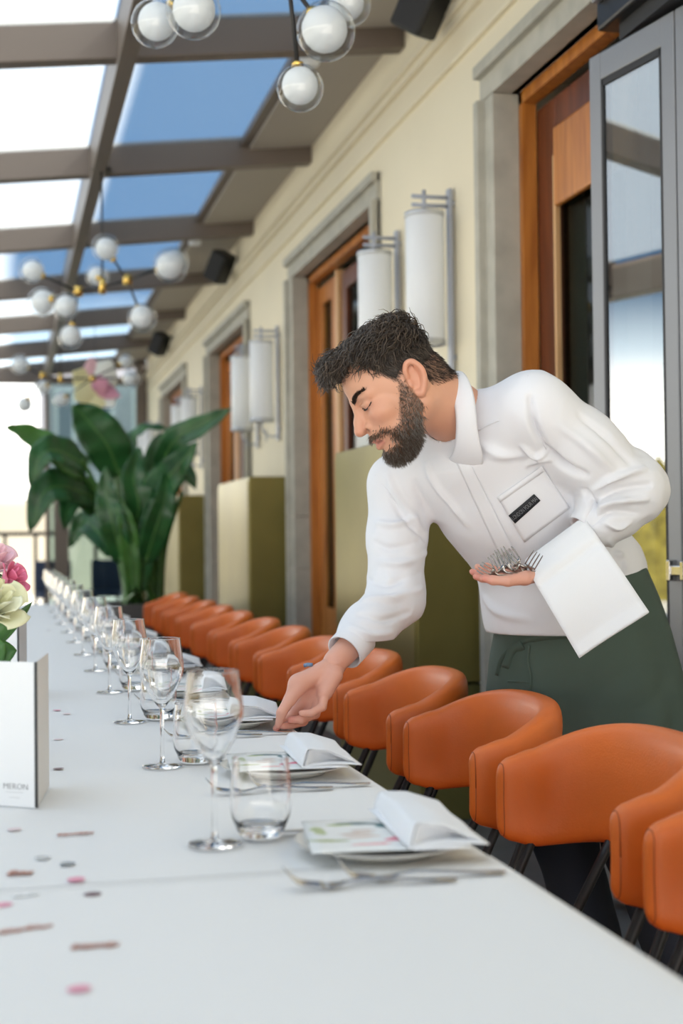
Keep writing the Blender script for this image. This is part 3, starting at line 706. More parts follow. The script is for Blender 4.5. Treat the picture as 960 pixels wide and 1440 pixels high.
def setting(k):
    Y = SY[k]; w = WORDS[k]; near = k == 0; TZ = 0.7515 if near else 0.750
    j = lambda a: (rnd.random() - 0.5) * a
    def place(key, build, loc, rz, lab, grp):
        if key in protos: o = dup(protos[key], loc, rz, lab, grp)
        else:
            o = build(); o.location = loc; o.rotation_euler = (0, 0, rz); o['label'] = lab; o['group'] = grp; protos[key] = o
        return o
    def b_plate():
        t = thing('dinner_plate', '', 'plate')
        lathe('plate_body', [(0.0, 0.003), (0.060, 0.003), (0.062, 0.0), (0.068, 0.0), (0.070, 0.004), (0.100, 0.0125), (0.111, 0.0155), (0.112, 0.017), (0.110, 0.0178), (0.098, 0.0145), (0.078, 0.0085), (0.072, 0.0065), (0.0, 0.0065)], M_china, t, 56)
        lathe('rim_line', [(0.1095, 0.01778), (0.1122, 0.0172), (0.1118, 0.0164), (0.1095, 0.0174)], mat('grey_rim', (0.45, 0.42, 0.38), 0.3), t, 56)
        return t
    def b_card():
        def fn(u, v):
            x, y = (u - .5) * 0.155, (v - .5) * 0.19
            return (x, y, 0.0007 * math.sin(u * 3))
        V, F = grid_vf(fn, 10, 10); o = from_py('menu_card', V, F, M_print, None, True); solidify(o, 0.0007, -1); tag(o, cat='menu card'); return o
    def b_nap():
        t = thing('folded_napkin', '', 'napkin')
        prof = [(0.030, 0.0012), (-0.040, 0.001), (-0.0445, 0.002), (-0.0445, 0.006), (-0.0385, 0.025), (-0.036, 0.0285), (-0.032, 0.0295), (-0.004, 0.0265), (0.002, 0.025), (0.044, 0.006), (0.049, 0.0025), (0.047, 0.0010)]
        def layer(name, sc, dz, y0, y1, flare):
            def fn(u, v):
                q = u * (len(prof) - 1); i = min(int(q), len(prof) - 2); f = q - i
                x = prof[i][0] * (1 - f) + prof[i + 1][0] * f; z = prof[i][1] * (1 - f) + prof[i + 1][1] * f
                y = y0 + (y1 - y0) * v
                fl = 1 - 0.25 * v ** 1.5
                return (x * sc + 0.012 * v, y + 0.025 * (u - .5) * (1 - v), max(0.0009, z * fl * sc + dz) + 0.0012 * math.sin(9 * v + 5 * u))
            V, F = grid_vf(fn, 33, 14); o = from_py(name, V, F, M_napkin, t, True); solidify(o, 0.0014, 1); return o
        layer('outer_fold', 1.0, 0, -0.10, 0.165, 0); layer('inner_fold', 0.86, 0.001, -0.096, 0.158, 0)
        def fe(u, v):
            q = (u * 0.90 + 0.08) * (len(prof) - 1); i = min(int(q), len(prof) - 2); f = q - i
            x = (prof[i][0] * (1 - f) + prof[i + 1][0] * f) * .97; z = max(0.0012, (prof[i][1] * (1 - f) + prof[i + 1][1] * f) * .95)
            return (x * (1 - v) + (0.046 * u - 0.01) * v, -0.092 + 0.025 * (u - .5) + 0.034 * math.sin(PI * v * 0.5), z * (1 - v) + 0.0025 * v + 0.004 * math.sin(PI * v) * math.sin(PI * u))
        V, F = grid_vf(fe, 26, 6); from_py('end_fold', V, F, M_napkin, t, True)
        def fn2(u, v): return (-0.046 + 0.10 * u, -0.106 + 0.25 * v, 0.0014 + 0.0035 * math.sin(PI * u) * (1 - v))
        V, F = grid_vf(fn2, 10, 10); solidify(from_py('bottom_fold', V, F, M_napkin, t, True), 0.0014, 1)
        return t
    def b_cut(name, vf, cat):
        def f():
            V, F = vf(); o = from_py(name, V, F, M_steel, None, True); tag(o, cat=cat); return o
        return f
    def b_wine():
        t = thing('wine_glass', '', 'wine glass')
        out = [(0.0, 0.1025), (0.0045, 0.104), (0.009, 0.108), (0.018, 0.120), (0.0285, 0.138), (0.0362, 0.156), (0.0392, 0.170), (0.0388, 0.186), (0.0365, 0.204), (0.0343, 0.222), (0.0339, 0.2260), (0.03385, 0.2266)]
        inn = [(r - 0.0010, z + (0.0006 if z < 0.2 else 0.0)) for r, z in out[3:]][::-1] + [(0.0085, 0.1092), (0.004, 0.1078)]
        lathe('bowl', out + [(0.0335, 0.2270), (0.0330, 0.2270)] + inn + [(0.0, 0.1075)], M_glass, t, 44)
        lathe('stem', [(0.0, 0.1072), (0.0068, 0.1068), (0.0050, 0.1035), (0.0036, 0.095), (0.0032, 0.06), (0.0035, 0.02), (0.0050, 0.0065), (0.0, 0.0065)], M_glass, t, 24)
        lathe('foot', [(0.0, 0.0068), (0.0052, 0.0066), (0.012, 0.0038), (0.030, 0.0018), (0.0352, 0.0014), (0.0356, 0.0006), (0.035, 0.0), (0.0, 0.0)], M_glass, t, 44)
        return t
    def b_tumb():
        t = thing('water_tumbler', '', 'tumbler')
        out = [(0.0, 0.0125), (0.031, 0.0128), (0.0345, 0.015), (0.0395, 0.027), (0.0412, 0.042), (0.0408, 0.064), (0.0392, 0.088), (0.0379, 0.102), (0.03765, 0.1056), (0.0376, 0.1061)]
        inn = [(r - 0.0012, z + (0.0003 if z < 0.09 else 0.0)) for r, z in out[3:]][::-1]
        lathe('wall', out + [(0.0372, 0.1065), (0.0367, 0.1065)] + inn + [(0.031, 0.0155), (0.0, 0.0145)], M_glass, t, 48)
        lathe('base', [(0.0, 0.0112), (0.029, 0.0118), (0.0325, 0.0135), (0.0335, 0.0125), (0.0300, 0.0045), (0.0275, 0.0004), (0.0, 0.0004)], M_glass, t, 48)
        return t
    place('plate', b_plate, (0.466, Y, TZ + 0.0015), 0, 'white dinner plate of the ' + w, 'dinner plates')
    place('card', b_card, (0.450 + j(.006), Y + 0.012, TZ + 0.0205), math.radians(-6 + j(6)), 'flower printed menu card on the plate, ' + w, 'menu cards')
    place('nap', b_nap, (0.524, Y + 0.0, TZ + 0.0240), math.radians(-4 + j(5)), 'folded white napkin on the plate, ' + w, 'folded napkins')
    place('tumb', b_tumb, (0.334 + j(.004), Y + (0.128 if near else 0.158) + j(.006), TZ + 0.0018), j(3), 'water tumbler of the ' + w, 'water tumblers')
    place('wine', b_wine, (gx + j(.004), Y + gy + (0.0 if near else 0.028), TZ + 0.0018), j(3), 'wine glass of the ' + w, 'wine glasses')
    if k < 9:
        place('fork', b_cut('fork', lambda: fork_vf(1.8), 'fork'), (0.508, Y - 0.174, TZ + 0.0010), PI + math.radians(-1 + j(4)), 'steel fork before the plate, ' + w, 'table forks')
        place('fork2', b_cut('fork', lambda: fork_vf(2.4), 'fork'), (0.574, Y - 0.158, TZ + 0.0010), PI + math.radians(-3.5 + j(3)), 'second steel fork, set closer to the chair, ' + w, 'table forks')
        place('knife', b_cut('knife', knife_vf, 'knife'), (0.57, Y + 0.126, TZ + 0.0005), PI + math.radians(-2 + j(3)), 'steel knife behind the plate, ' + w, 'table knives')
for k in range(12): setting(k)

# ================================================================ MENU FOLDERS, ROSES, CONFETTI
def menu_folder(sx, sy, lab, text):
    t = thing('menu_folder', lab, 'menu folder', (sx, sy, TZ + 0.0018))
    H = 0.219; a1 = math.atan2(0.547, -0.837); a2 = math.atan2(0.99, 0.13)
    def panel(name, ang, L, th, m, lift=0.0):
        bm = bmesh.new(); bm_box(bm, (L / 2 + 0.0012, 0, H / 2), (L, th, H), bev=0.0008)
        o = from_bm(name, bm, m, t); o.data.transform(Matrix.Rotation(ang, 4, 'Z')); return o
    panel('front_cover', a1, 0.155, 0.004, M_card); panel('back_cover', a2, 0.175, 0.004, M_cardgrey)
    tube('spine_edge', [(0.001, -0.001, 0.0), (0.001, -0.001, H)], 0.0021, mat('dark_grey_edge', (0.06, 0.06, 0.06), 0.6), t, 8)
    if text:
        fm = Matrix.Rotation(a1, 4, 'Z') @ Matrix.Translation((0.030, 0.0023, 0.0)) @ Matrix.Rotation(PI, 4, 'Z')
        def put(name, s, size, x, z, sp=1.0):
            text_obj(name, s, size, M_ink, t, Matrix.Rotation(a1, 4, 'Z') @ Matrix.Translation((x, 0.0022, z)) @ Matrix(((-1, 0, 0, 0), (0, 0, 1, 0), (0, 1, 0, 0), (0, 0, 0, 1))), 0.0003, sp)
        put('lettering', 'MERON', 0.0128, 0.034, 0.030)
        for z, L in ((0.0215, 0.030), (0.0135, 0.018)):
            bm = bmesh.new(); bm_box(bm, (0.036, 0.0022, z), (L, 0.0004, 0.0007)); o = from_bm('small_print', bm, mat('faint_ink', (0.62, 0.62, 0.62), 0.7), t); o.data.transform(Matrix.Rotation(a1, 4, 'Z'))
    return t
menu_folder(0.043, 2.15, 'white menu folder standing open at the left edge, lettered on its cover', True)
menu_folder(0.030, 3.62, 'white menu folder standing farther back behind the roses', False)

vase = thing('flower_vase', 'white vase behind the menu folder holding the roses', 'vase', (-0.05, 2.62, TZ + 0.001))
lathe('vase_body', [(0.0, 0.0), (0.045, 0.0), (0.052, 0.02), (0.055, 0.10), (0.044, 0.17), (0.046, 0.19), (0.043, 0.19), (0.041, 0.17), (0.050, 0.10), (0.047, 0.012), (0.0, 0.01)], M_china, vase, 32)
vase_top = Vector((-0.05, 2.62, TZ + 0.15))
def rose(ctr, R, axis, inner, outer, lab, leaves):
    c = Vector(ctr); t = thing('rose', lab, 'rose', tuple(c)); q = Vector(axis).normalized().to_track_quat('Z', 'Y').to_matrix()
    r2 = random.Random(int(abs(ctr[2]) * 1e4))
    for i in range(11):
        f = i / 10; a0 = i * 2.4; rad = R * (0.16 + 0.80 * f); h = R * (1.18 - 0.42 * f); wid = 2.5 - 0.7 * f; op = 0.10 + 0.75 * f ** 1.6
        def fn(u, v):
            an = a0 + (u - .5) * wid * (0.55 + 0.45 * math.sin(PI * min(1, v + 0.15)))
            rr = rad * (0.30 + 0.85 * math.sin(min(1, v * 0.85 + 0.05) * PI / 2)) + R * op * 0.34 * max(0, v - 0.68) * 3
            z = -R * 0.55 + (h + R * 0.45) * v * (1 - 0.10 * (2 * u - 1) ** 2) - R * op * 0.25 * max(0, v - 0.8) * 5
            return tuple(q @ Vector((rr * math.cos(an), rr * math.sin(an), z)))
        V, F = grid_vf(fn, 8, 8)
        solidify(from_py('petal', V, F, outer if i % 3 == 0 or i > 7 else inner, t, True), 0.0008)
    for k in range(5):
        a = k * 2 * PI / 5
        def fs(u, v):
            w = (u - .5) * R * 0.42 * (1 - v); L = R * (0.15 + 0.85 * v)
            return tuple(q @ Vector((L * math.cos(a) - w * math.sin(a), L * math.sin(a) + w * math.cos(a), -R * 0.62 + 0.25 * R * v)))
        V, F = grid_vf(fs, 2, 5); solidify(from_py('sepal', V, F, M_leaf2, t, True), 0.0008)
    e = q @ Vector((0, 0, -R * 0.55)); b = vase_top - c
    tube('stem', spline([e, e * 0.7 + b * 0.3 + Vector((0, 0, -0.01)), b, b + Vector((0, 0, -0.10))], 6), 0.003, M_stalk, t, 7)
    for (tip, wd) in leaves:
        tp = Vector(tip) - c; bs = e * 0.35 + b * 0.65
        def fl(u, v):
            p = bs.lerp(tp, v); d = (tp - bs).normalized(); s = d.cross(Vector((0.2, -1, 0.3))).normalized()
            return tuple(p + s * (u - .5) * 2 * wd * math.sin(PI * min(1, 0.08 + 0.92 * v)) ** 0.8 + Vector((0, -0.01, 0)) * math.sin(PI * v) + Vector((0, 0.012, 0)) * abs(u - .5))
        V, F = grid_vf(fl, 6, 10); solidify(from_py('leaf', V, F, M_leaf2, t, True), 0.0008)
MR = [mat('pale_pink_petal', (0.83, 0.52, 0.58), 0.55), mat('pink_petal', (0.80, 0.20, 0.34), 0.55), mat('cream_petal', (0.80, 0.79, 0.52), 0.55), mat('pale_cream_petal', (0.86, 0.86, 0.66), 0.55)]
rose((-0.0173,2.7221,1.1153), 0.036, (0.3, -0.5, 0.8), MR[0], MR[0], 'pale pink rose at the top of the bunch', [])
rose((0.0112,2.6745,1.0862), 0.028, (0.7, -0.5, 0.5), MR[1], MR[1], 'deep pink rose beside the cream rose', [((0.0397,2.6894,1.0236), 0.013)])
rose((-0.012,2.5988,1.0394), 0.044, (0.35, -0.75, 0.5), MR[3], MR[2], 'cream rose above the menu folder', [((0.0286,2.6196,1.0481), 0.015), ((0.0493,2.6353,1.0418), 0.012), ((0.0001,2.5766,0.9697), 0.030), ((0.0201,2.5926,0.9551), 0.026), ((0.01,2.6161,0.9315), 0.024)])

CM = dict(pink=mat('pink_paper', (0.80, 0.34, 0.44), 0.7), pale=mat('blush_paper', (0.80, 0.66, 0.66), 0.7), dark=mat('plum_foil', (0.17, 0.055, 0.065), 0.3, 0.5), silver=mat('silver_foil', (0.42, 0.44, 0.45), 0.25, 0.8), gold=mat('rose_gold_glitter', (0.58, 0.28, 0.21), 0.35, 0.6, bump=0.8, bscale=900), white=mat('white_foil', (0.72, 0.75, 0.76), 0.25, 0.5))
def disc(p, r, m, lab):
    t = from_bm('confetti_dot', _disc(r), CM[m]); t.location = (p[0], p[1], TZ + (0.0027 if p[1] < 1.68 else 0.0012)); t.rotation_euler = (rnd.uniform(-.03, .03), rnd.uniform(-.03, .03), 0)
    tag(t, lab, 'confetti', 'table confetti')
def _disc(r):
    bm = bmesh.new(); bmesh.ops.create_cone(bm, cap_ends=True, segments=28, radius1=r, radius2=r, depth=0.0003); return bm
for p, r, m, l in (((0.0794,1.6793,0.752), .0105, 'pink', 'pink paper dot between a silver dot and a plum dot'), ((0.0939,1.6035,0.752), .010, 'dark', 'dark plum foil dot below the pink one'),
    ((0.0733,1.7691,0.752), .0098, 'silver', 'silver grey foil dot on the cloth'), ((0.0618,1.2703,0.752), .0108, 'pink', 'lone pink paper dot nearest the camera'),
    ((-0.0048,1.5844,0.752), .0105, 'pink', 'pink paper dot at the left edge of the photo'), ((0.0101,2.0021,0.752), .0098, 'pale', 'blush paper dot below the menu folder'),
    ((0.0441,1.8118,0.752), .0098, 'white', 'faint white foil dot left of the silver dot'), ((0.0892,2.511,0.752), .0095, 'dark', 'dark plum foil dot right of the menu folder'),
    ((0.1027,2.8803,0.752), .0095, 'pale', 'blush paper dot farther back beside the menu folder'), ((0.1177,3.3786,0.752), .0095, 'pink', 'pink paper dot farther back on the cloth'),
    ((0.1377,3.3014,0.752), .0095, 'pale', 'blush paper dot touching the distant pink dot'), ((0.1882,6.419,0.752), .011, 'dark', 'small dark dot far along the cloth')):
    disc(p, r, m, l)
def scrap(p, L, w, rz, m, lab, teeth):
    """cut-out foil lettering: a ragged strip"""
    r2 = random.Random(int(p[0] * 1e4)); V = []; F = []; n = teeth
    for i in range(n):
        x0 = -L / 2 + L * i / n; x1 = x0 + L / n * 0.82; h0 = w * r2.uniform(.12, .5); h1 = w * r2.uniform(.12, .55)
        b = len(V); sk = 0.15 * w
        for z in (0.0002, 0.0008 + 0.0012 * r2.random()):
            V += [(x0, -h0, z), (x1, -h0 * r2.uniform(.6, 1), z), (x1 + sk, h1, z), (x0 + sk, h1 * r2.uniform(.6, 1), z)]
        F += [(b, b + 3, b + 2, b + 1), (b + 4, b + 5, b + 6, b + 7)] + [(b + k, b + (k + 1) % 4, b + 4 + (k + 1) % 4, b + 4 + k) for k in range(4)]
    b = len(V)
    for z in (0.0002, 0.0013): V += [(-L / 2, -w * .16, z), (L / 2, -w * .16, z), (L / 2, w * .02, z), (-L / 2, w * .02, z)]
    F += [(b, b + 3, b + 2, b + 1), (b + 4, b + 5, b + 6, b + 7)] + [(b + k, b + (k + 1) % 4, b + 4 + (k + 1) % 4, b + 4 + k) for k in range(4)]
    o = from_py('confetti_scrap', V, F, CM[m]); o.location = (p[0], p[1], TZ + (0.0026 if p[1] < 1.68 else 0.0011)); o.rotation_euler = (0, 0, rz); tag(o, lab, 'confetti', 'table confetti')
scrap((0.0914,1.9438,0.752), .050, .013, .10, 'gold', 'rose gold glitter scrap right below the menu folder', 7)
scrap((0.0151,1.7344,0.752), .030, .022, -.1, 'gold', 'rose gold glitter scrap left of the silver dot', 3)
scrap((0.016,1.4775,0.752), .060, .018, .22, 'gold', 'long rose gold glitter scrap near the left edge', 9)
scrap((0.0835,1.3964,0.752), .046, .017, -.05, 'gold', 'rose gold glitter scrap above the lone pink dot', 8)
scrap((0.0202,1.6183,0.752), .030, .012, .1, 'white', 'curled silvery white scrap above the long glitter scrap', 2)

# ================================================================ BIG POTTED PLANT
pl = thing('planter', 'dark taupe square planter beyond the far end of the table', 'planter', (0.98, 10.25, 0))
M_taupe = mat('taupe_planter', (0.12, 0.105, 0.095), 0.7)
bm = bmesh.new()
for s in (-1, 1):
    bm_box(bm, (s * 0.34, 0, 0.35), (0.05, 0.73, 0.70), bev=0.006); bm_box(bm, (0, s * 0.34, 0.35), (0.63, 0.05, 0.70), bev=0.006)
bm_box(bm, (0, 0, 0.02), (0.64, 0.64, 0.04)); from_bm('planter_box', bm, M_taupe, pl)
box('soil', (-0.318, -0.318, 0.04), (0.318, 0.318, 0.64), mat('dark_soil', (0.03, 0.022, 0.016), 0.95, bump=0.6, bscale=40), pl)
plant = thing('bird_of_paradise_plant', 'tall plant with large dark green paddle leaves in the taupe planter', 'plant', (0.98, 10.25, 0.64))
PO = plant.location
def paddle(pts, w, face=(0, -1, 0.25), m=M_leaf, fold=0.25, base=None):
    """leaf blade along pts (world) with a stalk back to the soil"""
    sp = [p - PO for p in spline(pts, 7)]; n = len(sp) - 1; fc = Vector(face).normalized()
    def fn(u, v):
        q = v * n; i = min(int(q), n - 1); p = sp[i].lerp(sp[i + 1], q - i); d = (sp[i + 1] - sp[i]).normalized()
        s = d.cross(fc).normalized(); nn = s.cross(d).normalized(); x = (u - .5) * 2
        wd = w * (math.sin(PI * min(1.0, 0.06 + 0.94 * v) ** 0.75) ** 0.7 if v < 1 else 0.02)
        return tuple(p + s * x * wd + nn * (abs(x) * wd * fold + 0.010 * math.sin(v * 26 + x * 2) * abs(x)))
    V, F = grid_vf(fn, 8, 22)
    lf = from_py('leaf', V, F, m, plant, True); solidify(lf, 0.004)
    tube('midrib', [p + fc * -0.0 for p in sp], [0.011 * (1 - 0.85 * i / n) for i in range(n + 1)], M_stalk, lf, 6)
    b = Vector(base) if base else Vector((rnd.uniform(-.15, .15), rnd.uniform(-.15, .15), 0))
    e = sp[0]; mid = Vector((b.x * 0.7 + e.x * 0.3, b.y * 0.7 + e.y * 0.3, e.z * 0.55))
    tube('stalk', spline([b, mid, e, sp[1]], 6), [0.022 - 0.0006 * i for i in range(19)], M_stalk, plant, 8)
paddle([(0.7973,9.9867,1.6211), (0.7027,9.9026,1.8334), (0.5641,9.8814,2.0065), (0.4652,9.8521,2.1027)], 0.165, (0.05, -1, 0.2), fold=0.12)
paddle([(0.545,9.945,1.6192), (0.353,9.7831,1.7594), (0.1608,9.7244,1.8818), (0.0096,9.6572,1.9337)], 0.10, (0.1, -1, 0.35), M_leaf2)
paddle([(0.5439,9.7384,1.6735), (0.3692,9.5733,1.7609), (0.24,9.5023,1.732), (0.1645,9.5247,1.5231)], 0.11, (0, -0.9, 0.4))
paddle([(0.6088,10.0356,1.4608), (0.3995,9.7762,1.5324), (0.253,9.7099,1.4765), (0.1661,9.736,1.2193)], 0.13, (-0.1, -1, 0.35))
paddle([(0.6392,10.133,1.3611), (0.5351,10.0524,1.5124), (0.4462,9.9726,1.4344), (0.4017,9.8844,1.233)], 0.11, (0.1, -1, 0.2))
paddle([(1.0897,10.0178,1.6637), (1.1787,9.8895,1.8605), (1.3628,9.7399,1.9616), (1.5479,9.5899,2.0705)], 0.095, (0.1, -1, 0.35))
paddle([(0.9433,9.8555,1.2529), (1.0415,9.7239,1.4993), (1.1658,9.5876,1.6665), (1.2872,9.4522,1.8204)], 0.12, (-0.2, -1, 0.3), M_leaf)
paddle([(0.8719,10.2783,1.572), (0.9028,10.368,1.8663), (1.0216,10.3368,1.9864), (1.2012,10.2935,1.9738)], 0.06, (0, -0.6, 0.8))
paddle([(1.0475,10.1394,1.2292), (1.1236,10.0126,1.5095), (1.254,9.9781,1.6515), (1.3429,9.9592,1.5172)], 0.09, (0, -1, 0.4))
paddle([(0.8938,9.8694,1.1529), (0.9104,9.7577,1.4013), (0.8778,9.7617,1.6006), (0.9225,9.7982,1.8124)], 0.12, (0.1, -1, 0.15))
paddle([(0.7967,9.7929,1.0047), (0.7326,9.7008,1.253), (0.686,9.7082,1.4504), (0.6778,9.7059,1.672)], 0.10, (-0.2, -1, 0.1), M_leaf)
paddle([(0.9562,9.7543,1.0029), (1.0197,9.6311,1.2497), (1.0783,9.6131,1.446), (1.1104,9.7033,1.6975)], 0.10, (0.2, -1, 0.1), M_leaf)
paddle([(0.9298,10.472,1.4731), (0.8044,10.6001,1.7469), (0.7067,10.7255,1.8081), (0.5901,10.7551,1.7442)], 0.11, (0, -0.8, 0.5))
paddle([(0.7924,10.5136,1.048), (0.6703,10.6425,1.2369), (0.5714,10.7683,1.2933), (0.4804,10.7941,1.1041)], 0.10, (0, -1, 0.3))
paddle([(1.0542,10.4418,1.4717), (1.1078,10.5265,1.7434), (1.182,10.5055,1.8933), (1.3384,10.4695,1.7947)], 0.09, (0, -1, 0.4))
paddle([(0.8728,9.7784,0.8049), (0.8413,9.7287,1.1039), (0.8095,9.6812,1.3014), (0.7721,9.6874,1.4494)], 0.07, (0, -1, 0.1), M_leaf2)
paddle([(0.9162,9.8193,0.8027), (0.9519,9.7539,1.0776), (0.9725,9.745,1.2763), (1.0025,9.7343,1.45)], 0.07, (0, -1, 0.1), M_leaf)
for k in range(9):
    a = rnd.uniform(-0.2, 0.2); tube('stalk', spline([(a * .8, rnd.uniform(-.2, .1), 0), (a, rnd.uniform(-.2, .1), .45), (a * 1.6, rnd.uniform(-.25, .1), rnd.uniform(.8, 1.1))], 5), [0.024 - 0.001 * i for i in range(11)], M_stalk, plant, 8)

# ================================================================ SIGNED DISTANCE SCULPTING
class Field:
    def __init__(self, lo, hi, h):
        self.lo = np.array(lo, float); self.h = h
        n = np.ceil((np.array(hi) - self.lo) / h).astype(int) + 1
        self.ax = [self.lo[i] + h * np.arange(n[i]) for i in range(3)]
        self.f = np.full(tuple(n), 0.5, np.float32)
    def _sub(self, lo, hi, m):
        sl = []
        for i in range(3):
            a = int(np.clip(math.floor((lo[i] - m - self.lo[i]) / self.h), 0, len(self.ax[i]))); b = int(np.clip(math.ceil((hi[i] + m - self.lo[i]) / self.h) + 1, 0, len(self.ax[i])))
            if b <= a: return None
            sl.append(slice(a, b))
        return tuple(sl)
    def _pts(self, sl):
        return (self.ax[0][sl[0]][:, None, None], self.ax[1][sl[1]][None, :, None], self.ax[2][sl[2]][None, None, :])
    def _mix(self, sl, d, k, op):
        f = self.f[sl]
        if op == 'add':
            if k <= 0: self.f[sl] = np.minimum(f, d)
            else:
                t = np.clip(0.5 + 0.5 * (f - d) / k, 0, 1); self.f[sl] = f + (d - f) * t - k * t * (1 - t)
        else:
            if k <= 0: self.f[sl] = np.maximum(f, -d)
            else:
                t = np.clip(0.5 - 0.5 * (f + d) / k, 0, 1); self.f[sl] = f + (-d - f) * t + k * t * (1 - t)
    def cone(self, a, b, ra, rb, k=0.01, op='add', flat=None):
        a = np.array(a, float); b = np.array(b, float); r = max(ra, rb)
        sl = self._sub(np.minimum(a, b) - r, np.maximum(a, b) + r, k + 3 * self.h)
        if sl is None: return
        X, Y, Z = self._pts(sl); ba = b - a; L = max(1e-9, ba @ ba)
        px, py, pz = X - a[0], Y - a[1], Z - a[2]
        t = np.clip((px * ba[0] + py * ba[1] + pz * ba[2]) / L, 0, 1)
        qx, qy, qz = px - t * ba[0], py - t * ba[1], pz - t * ba[2]
        d2 = qx * qx + qy * qy + qz * qz; s = 1.0
        if flat is not None:
            n, s = np.array(flat[0], float), flat[1]; n = n / np.linalg.norm(n)
            dn = qx * n[0] + qy * n[1] + qz * n[2]; d2 = d2 + dn * dn * (1 / (s * s) - 1)
        d = np.sqrt(d2) - (ra + (rb - ra) * t)
        if s < 1: d = d * (0.5 + 0.5 * s)
        self._mix(sl, d, k, op)
    def chain(self, pts, rs, k=0.01, op='add', flat=None):
        for i in range(len(pts) - 1): self.cone(pts[i], pts[i + 1], rs[i], rs[i + 1], k, op, flat)
    def ell(self, c, r, R=None, k=0.01, op='add'):
        c = np.array(c, float); r = np.array(r, float); m = r.max()
        sl = self._sub(c - m, c + m, k + 3 * self.h)
        if sl is None: return
        X, Y, Z = self._pts(sl); p = [X - c[0], Y - c[1], Z - c[2]]
        if R is not None: p = [sum(R[i][j] * p[j] for j in range(3)) for i in range(3)]
        k0 = np.sqrt(sum((p[i] / r[i]) ** 2 for i in range(3))); k1 = np.sqrt(sum((p[i] / r[i] ** 2) ** 2 for i in range(3))) + 1e-9
        self._mix(sl, k0 * (k0 - 1) / k1, k, op)
    def warp(self, fn):
        sl = tuple(slice(0, n) for n in self.f.shape); X, Y, Z = self._pts(sl); self.f = (self.f + fn(X, Y, Z)).astype(np.float32)
    def mesh(self, smooth=1):
        f = self.f; s = f < 0; h = self.h; n = np.array(f.shape)
        cnt = np.zeros(tuple(n - 1), np.int8)
        for i in (0, 1):
            for j in (0, 1):
                for k in (0, 1): cnt += s[i:n[0] - 1 + i, j:n[1] - 1 + j, k:n[2] - 1 + k]
        C = np.argwhere((cnt > 0) & (cnt < 8)); vid = np.full(tuple(n - 1), -1, np.int32); vid[C[:, 0], C[:, 1], C[:, 2]] = np.arange(len(C))
        acc = np.zeros((len(C), 3)); w = np.zeros(len(C)); cs = [(i, j, k) for i in (0, 1) for j in (0, 1) for k in (0, 1)]
        for a in cs:
            for ax in range(3):
                if a[ax]: continue
                b = list(a); b[ax] = 1
                fa = f[C[:, 0] + a[0], C[:, 1] + a[1], C[:, 2] + a[2]]; fb = f[C[:, 0] + b[0], C[:, 1] + b[1], C[:, 2] + b[2]]
                m = (fa < 0) != (fb < 0); t = np.where(m, fa / np.where(m, fa - fb, 1), 0)
                q = np.tile(np.array(a, float), (len(C), 1)); q[:, ax] += t
                acc[m] += q[m]; w[m] += 1
        V = self.lo + (C + acc / w[:, None]) * h; Fs = []
        for ax in range(3):
            s0 = np.take(s, range(0, n[ax] - 1), ax); s1 = np.take(s, range(1, n[ax]), ax); E = np.argwhere(s0 != s1)
            u, v = [(1, 2), (2, 0), (0, 1)][ax]
            E = E[(E[:, u] > 0) & (E[:, v] > 0) & (E[:, u] < n[u] - 1) & (E[:, v] < n[v] - 1)]
            def g(du, dv):
                e = E.copy(); e[:, u] += du; e[:, v] += dv; return vid[e[:, 0], e[:, 1], e[:, 2]]
            Q = np.stack([g(-1, -1), g(0, -1), g(0, 0), g(-1, 0)], 1); ins = s[E[:, 0], E[:, 1], E[:, 2]]
            Q[~ins] = Q[~ins][:, ::-1]; Fs.append(Q)
        F = np.concatenate(Fs)
        for _ in range(smooth):
            a = np.zeros_like(V); c = np.zeros(len(V))
            for i in range(4):
                np.add.at(a, F[:, i], V[F[:, (i + 1) % 4]]); np.add.at(c, F[:, i], 1)
                np.add.at(a, F[:, i], V[F[:, (i - 1) % 4]]); np.add.at(c, F[:, i], 1)
            V = V * 0.5 + 0.5 * a / c[:, None]
        return V, F
def np_mesh(name, V, F, m, parent=None, tint=None):
    me = bpy.data.meshes.new(name); me.vertices.add(len(V)); me.vertices.foreach_set('co', np.asarray(V, np.float32).ravel())
    me.loops.add(F.size); me.loops.foreach_set('vertex_index', F.astype(np.int32).ravel()); me.polygons.add(len(F))
    me.polygons.foreach_set('loop_start', np.arange(0, F.size, F.shape[1], dtype=np.int32)); me.update(calc_edges=True); me.validate()
    if tint is not None:
        at = me.color_attributes.new('tint', 'FLOAT_COLOR', 'POINT'); at.data.foreach_set('color', np.concatenate([tint, np.ones((len(V), 1))], 1).astype(np.float32).ravel())
    return mesh_obj(name, me, m, parent, True)
def lump(X, Y, Z, s, seed=0.0):
    """cheap smooth noise, about -1..1"""
    a = np.sin(X * s + 1.7 * np.sin(Y * s * 0.7 + seed) + seed) * np.sin(Y * s * 1.1 + 1.3 * np.sin(Z * s * 0.8 + seed * 2) + 2)
    b = np.sin(Z * s * 0.9 + 1.9 * np.sin(X * s * 1.2 + seed) + 4) * np.sin((X + Y + Z) * s * 0.6 + seed * 3)
    return 0.6 * a + 0.4 * b
A3 = lambda p: np.array(p, float)
def nrm(v): v = A3(v); return v / np.linalg.norm(v)
def smoothstep(a, b, x): t = np.clip((x - a) / (b - a), 0, 1); return t * t * (3 - 2 * t)

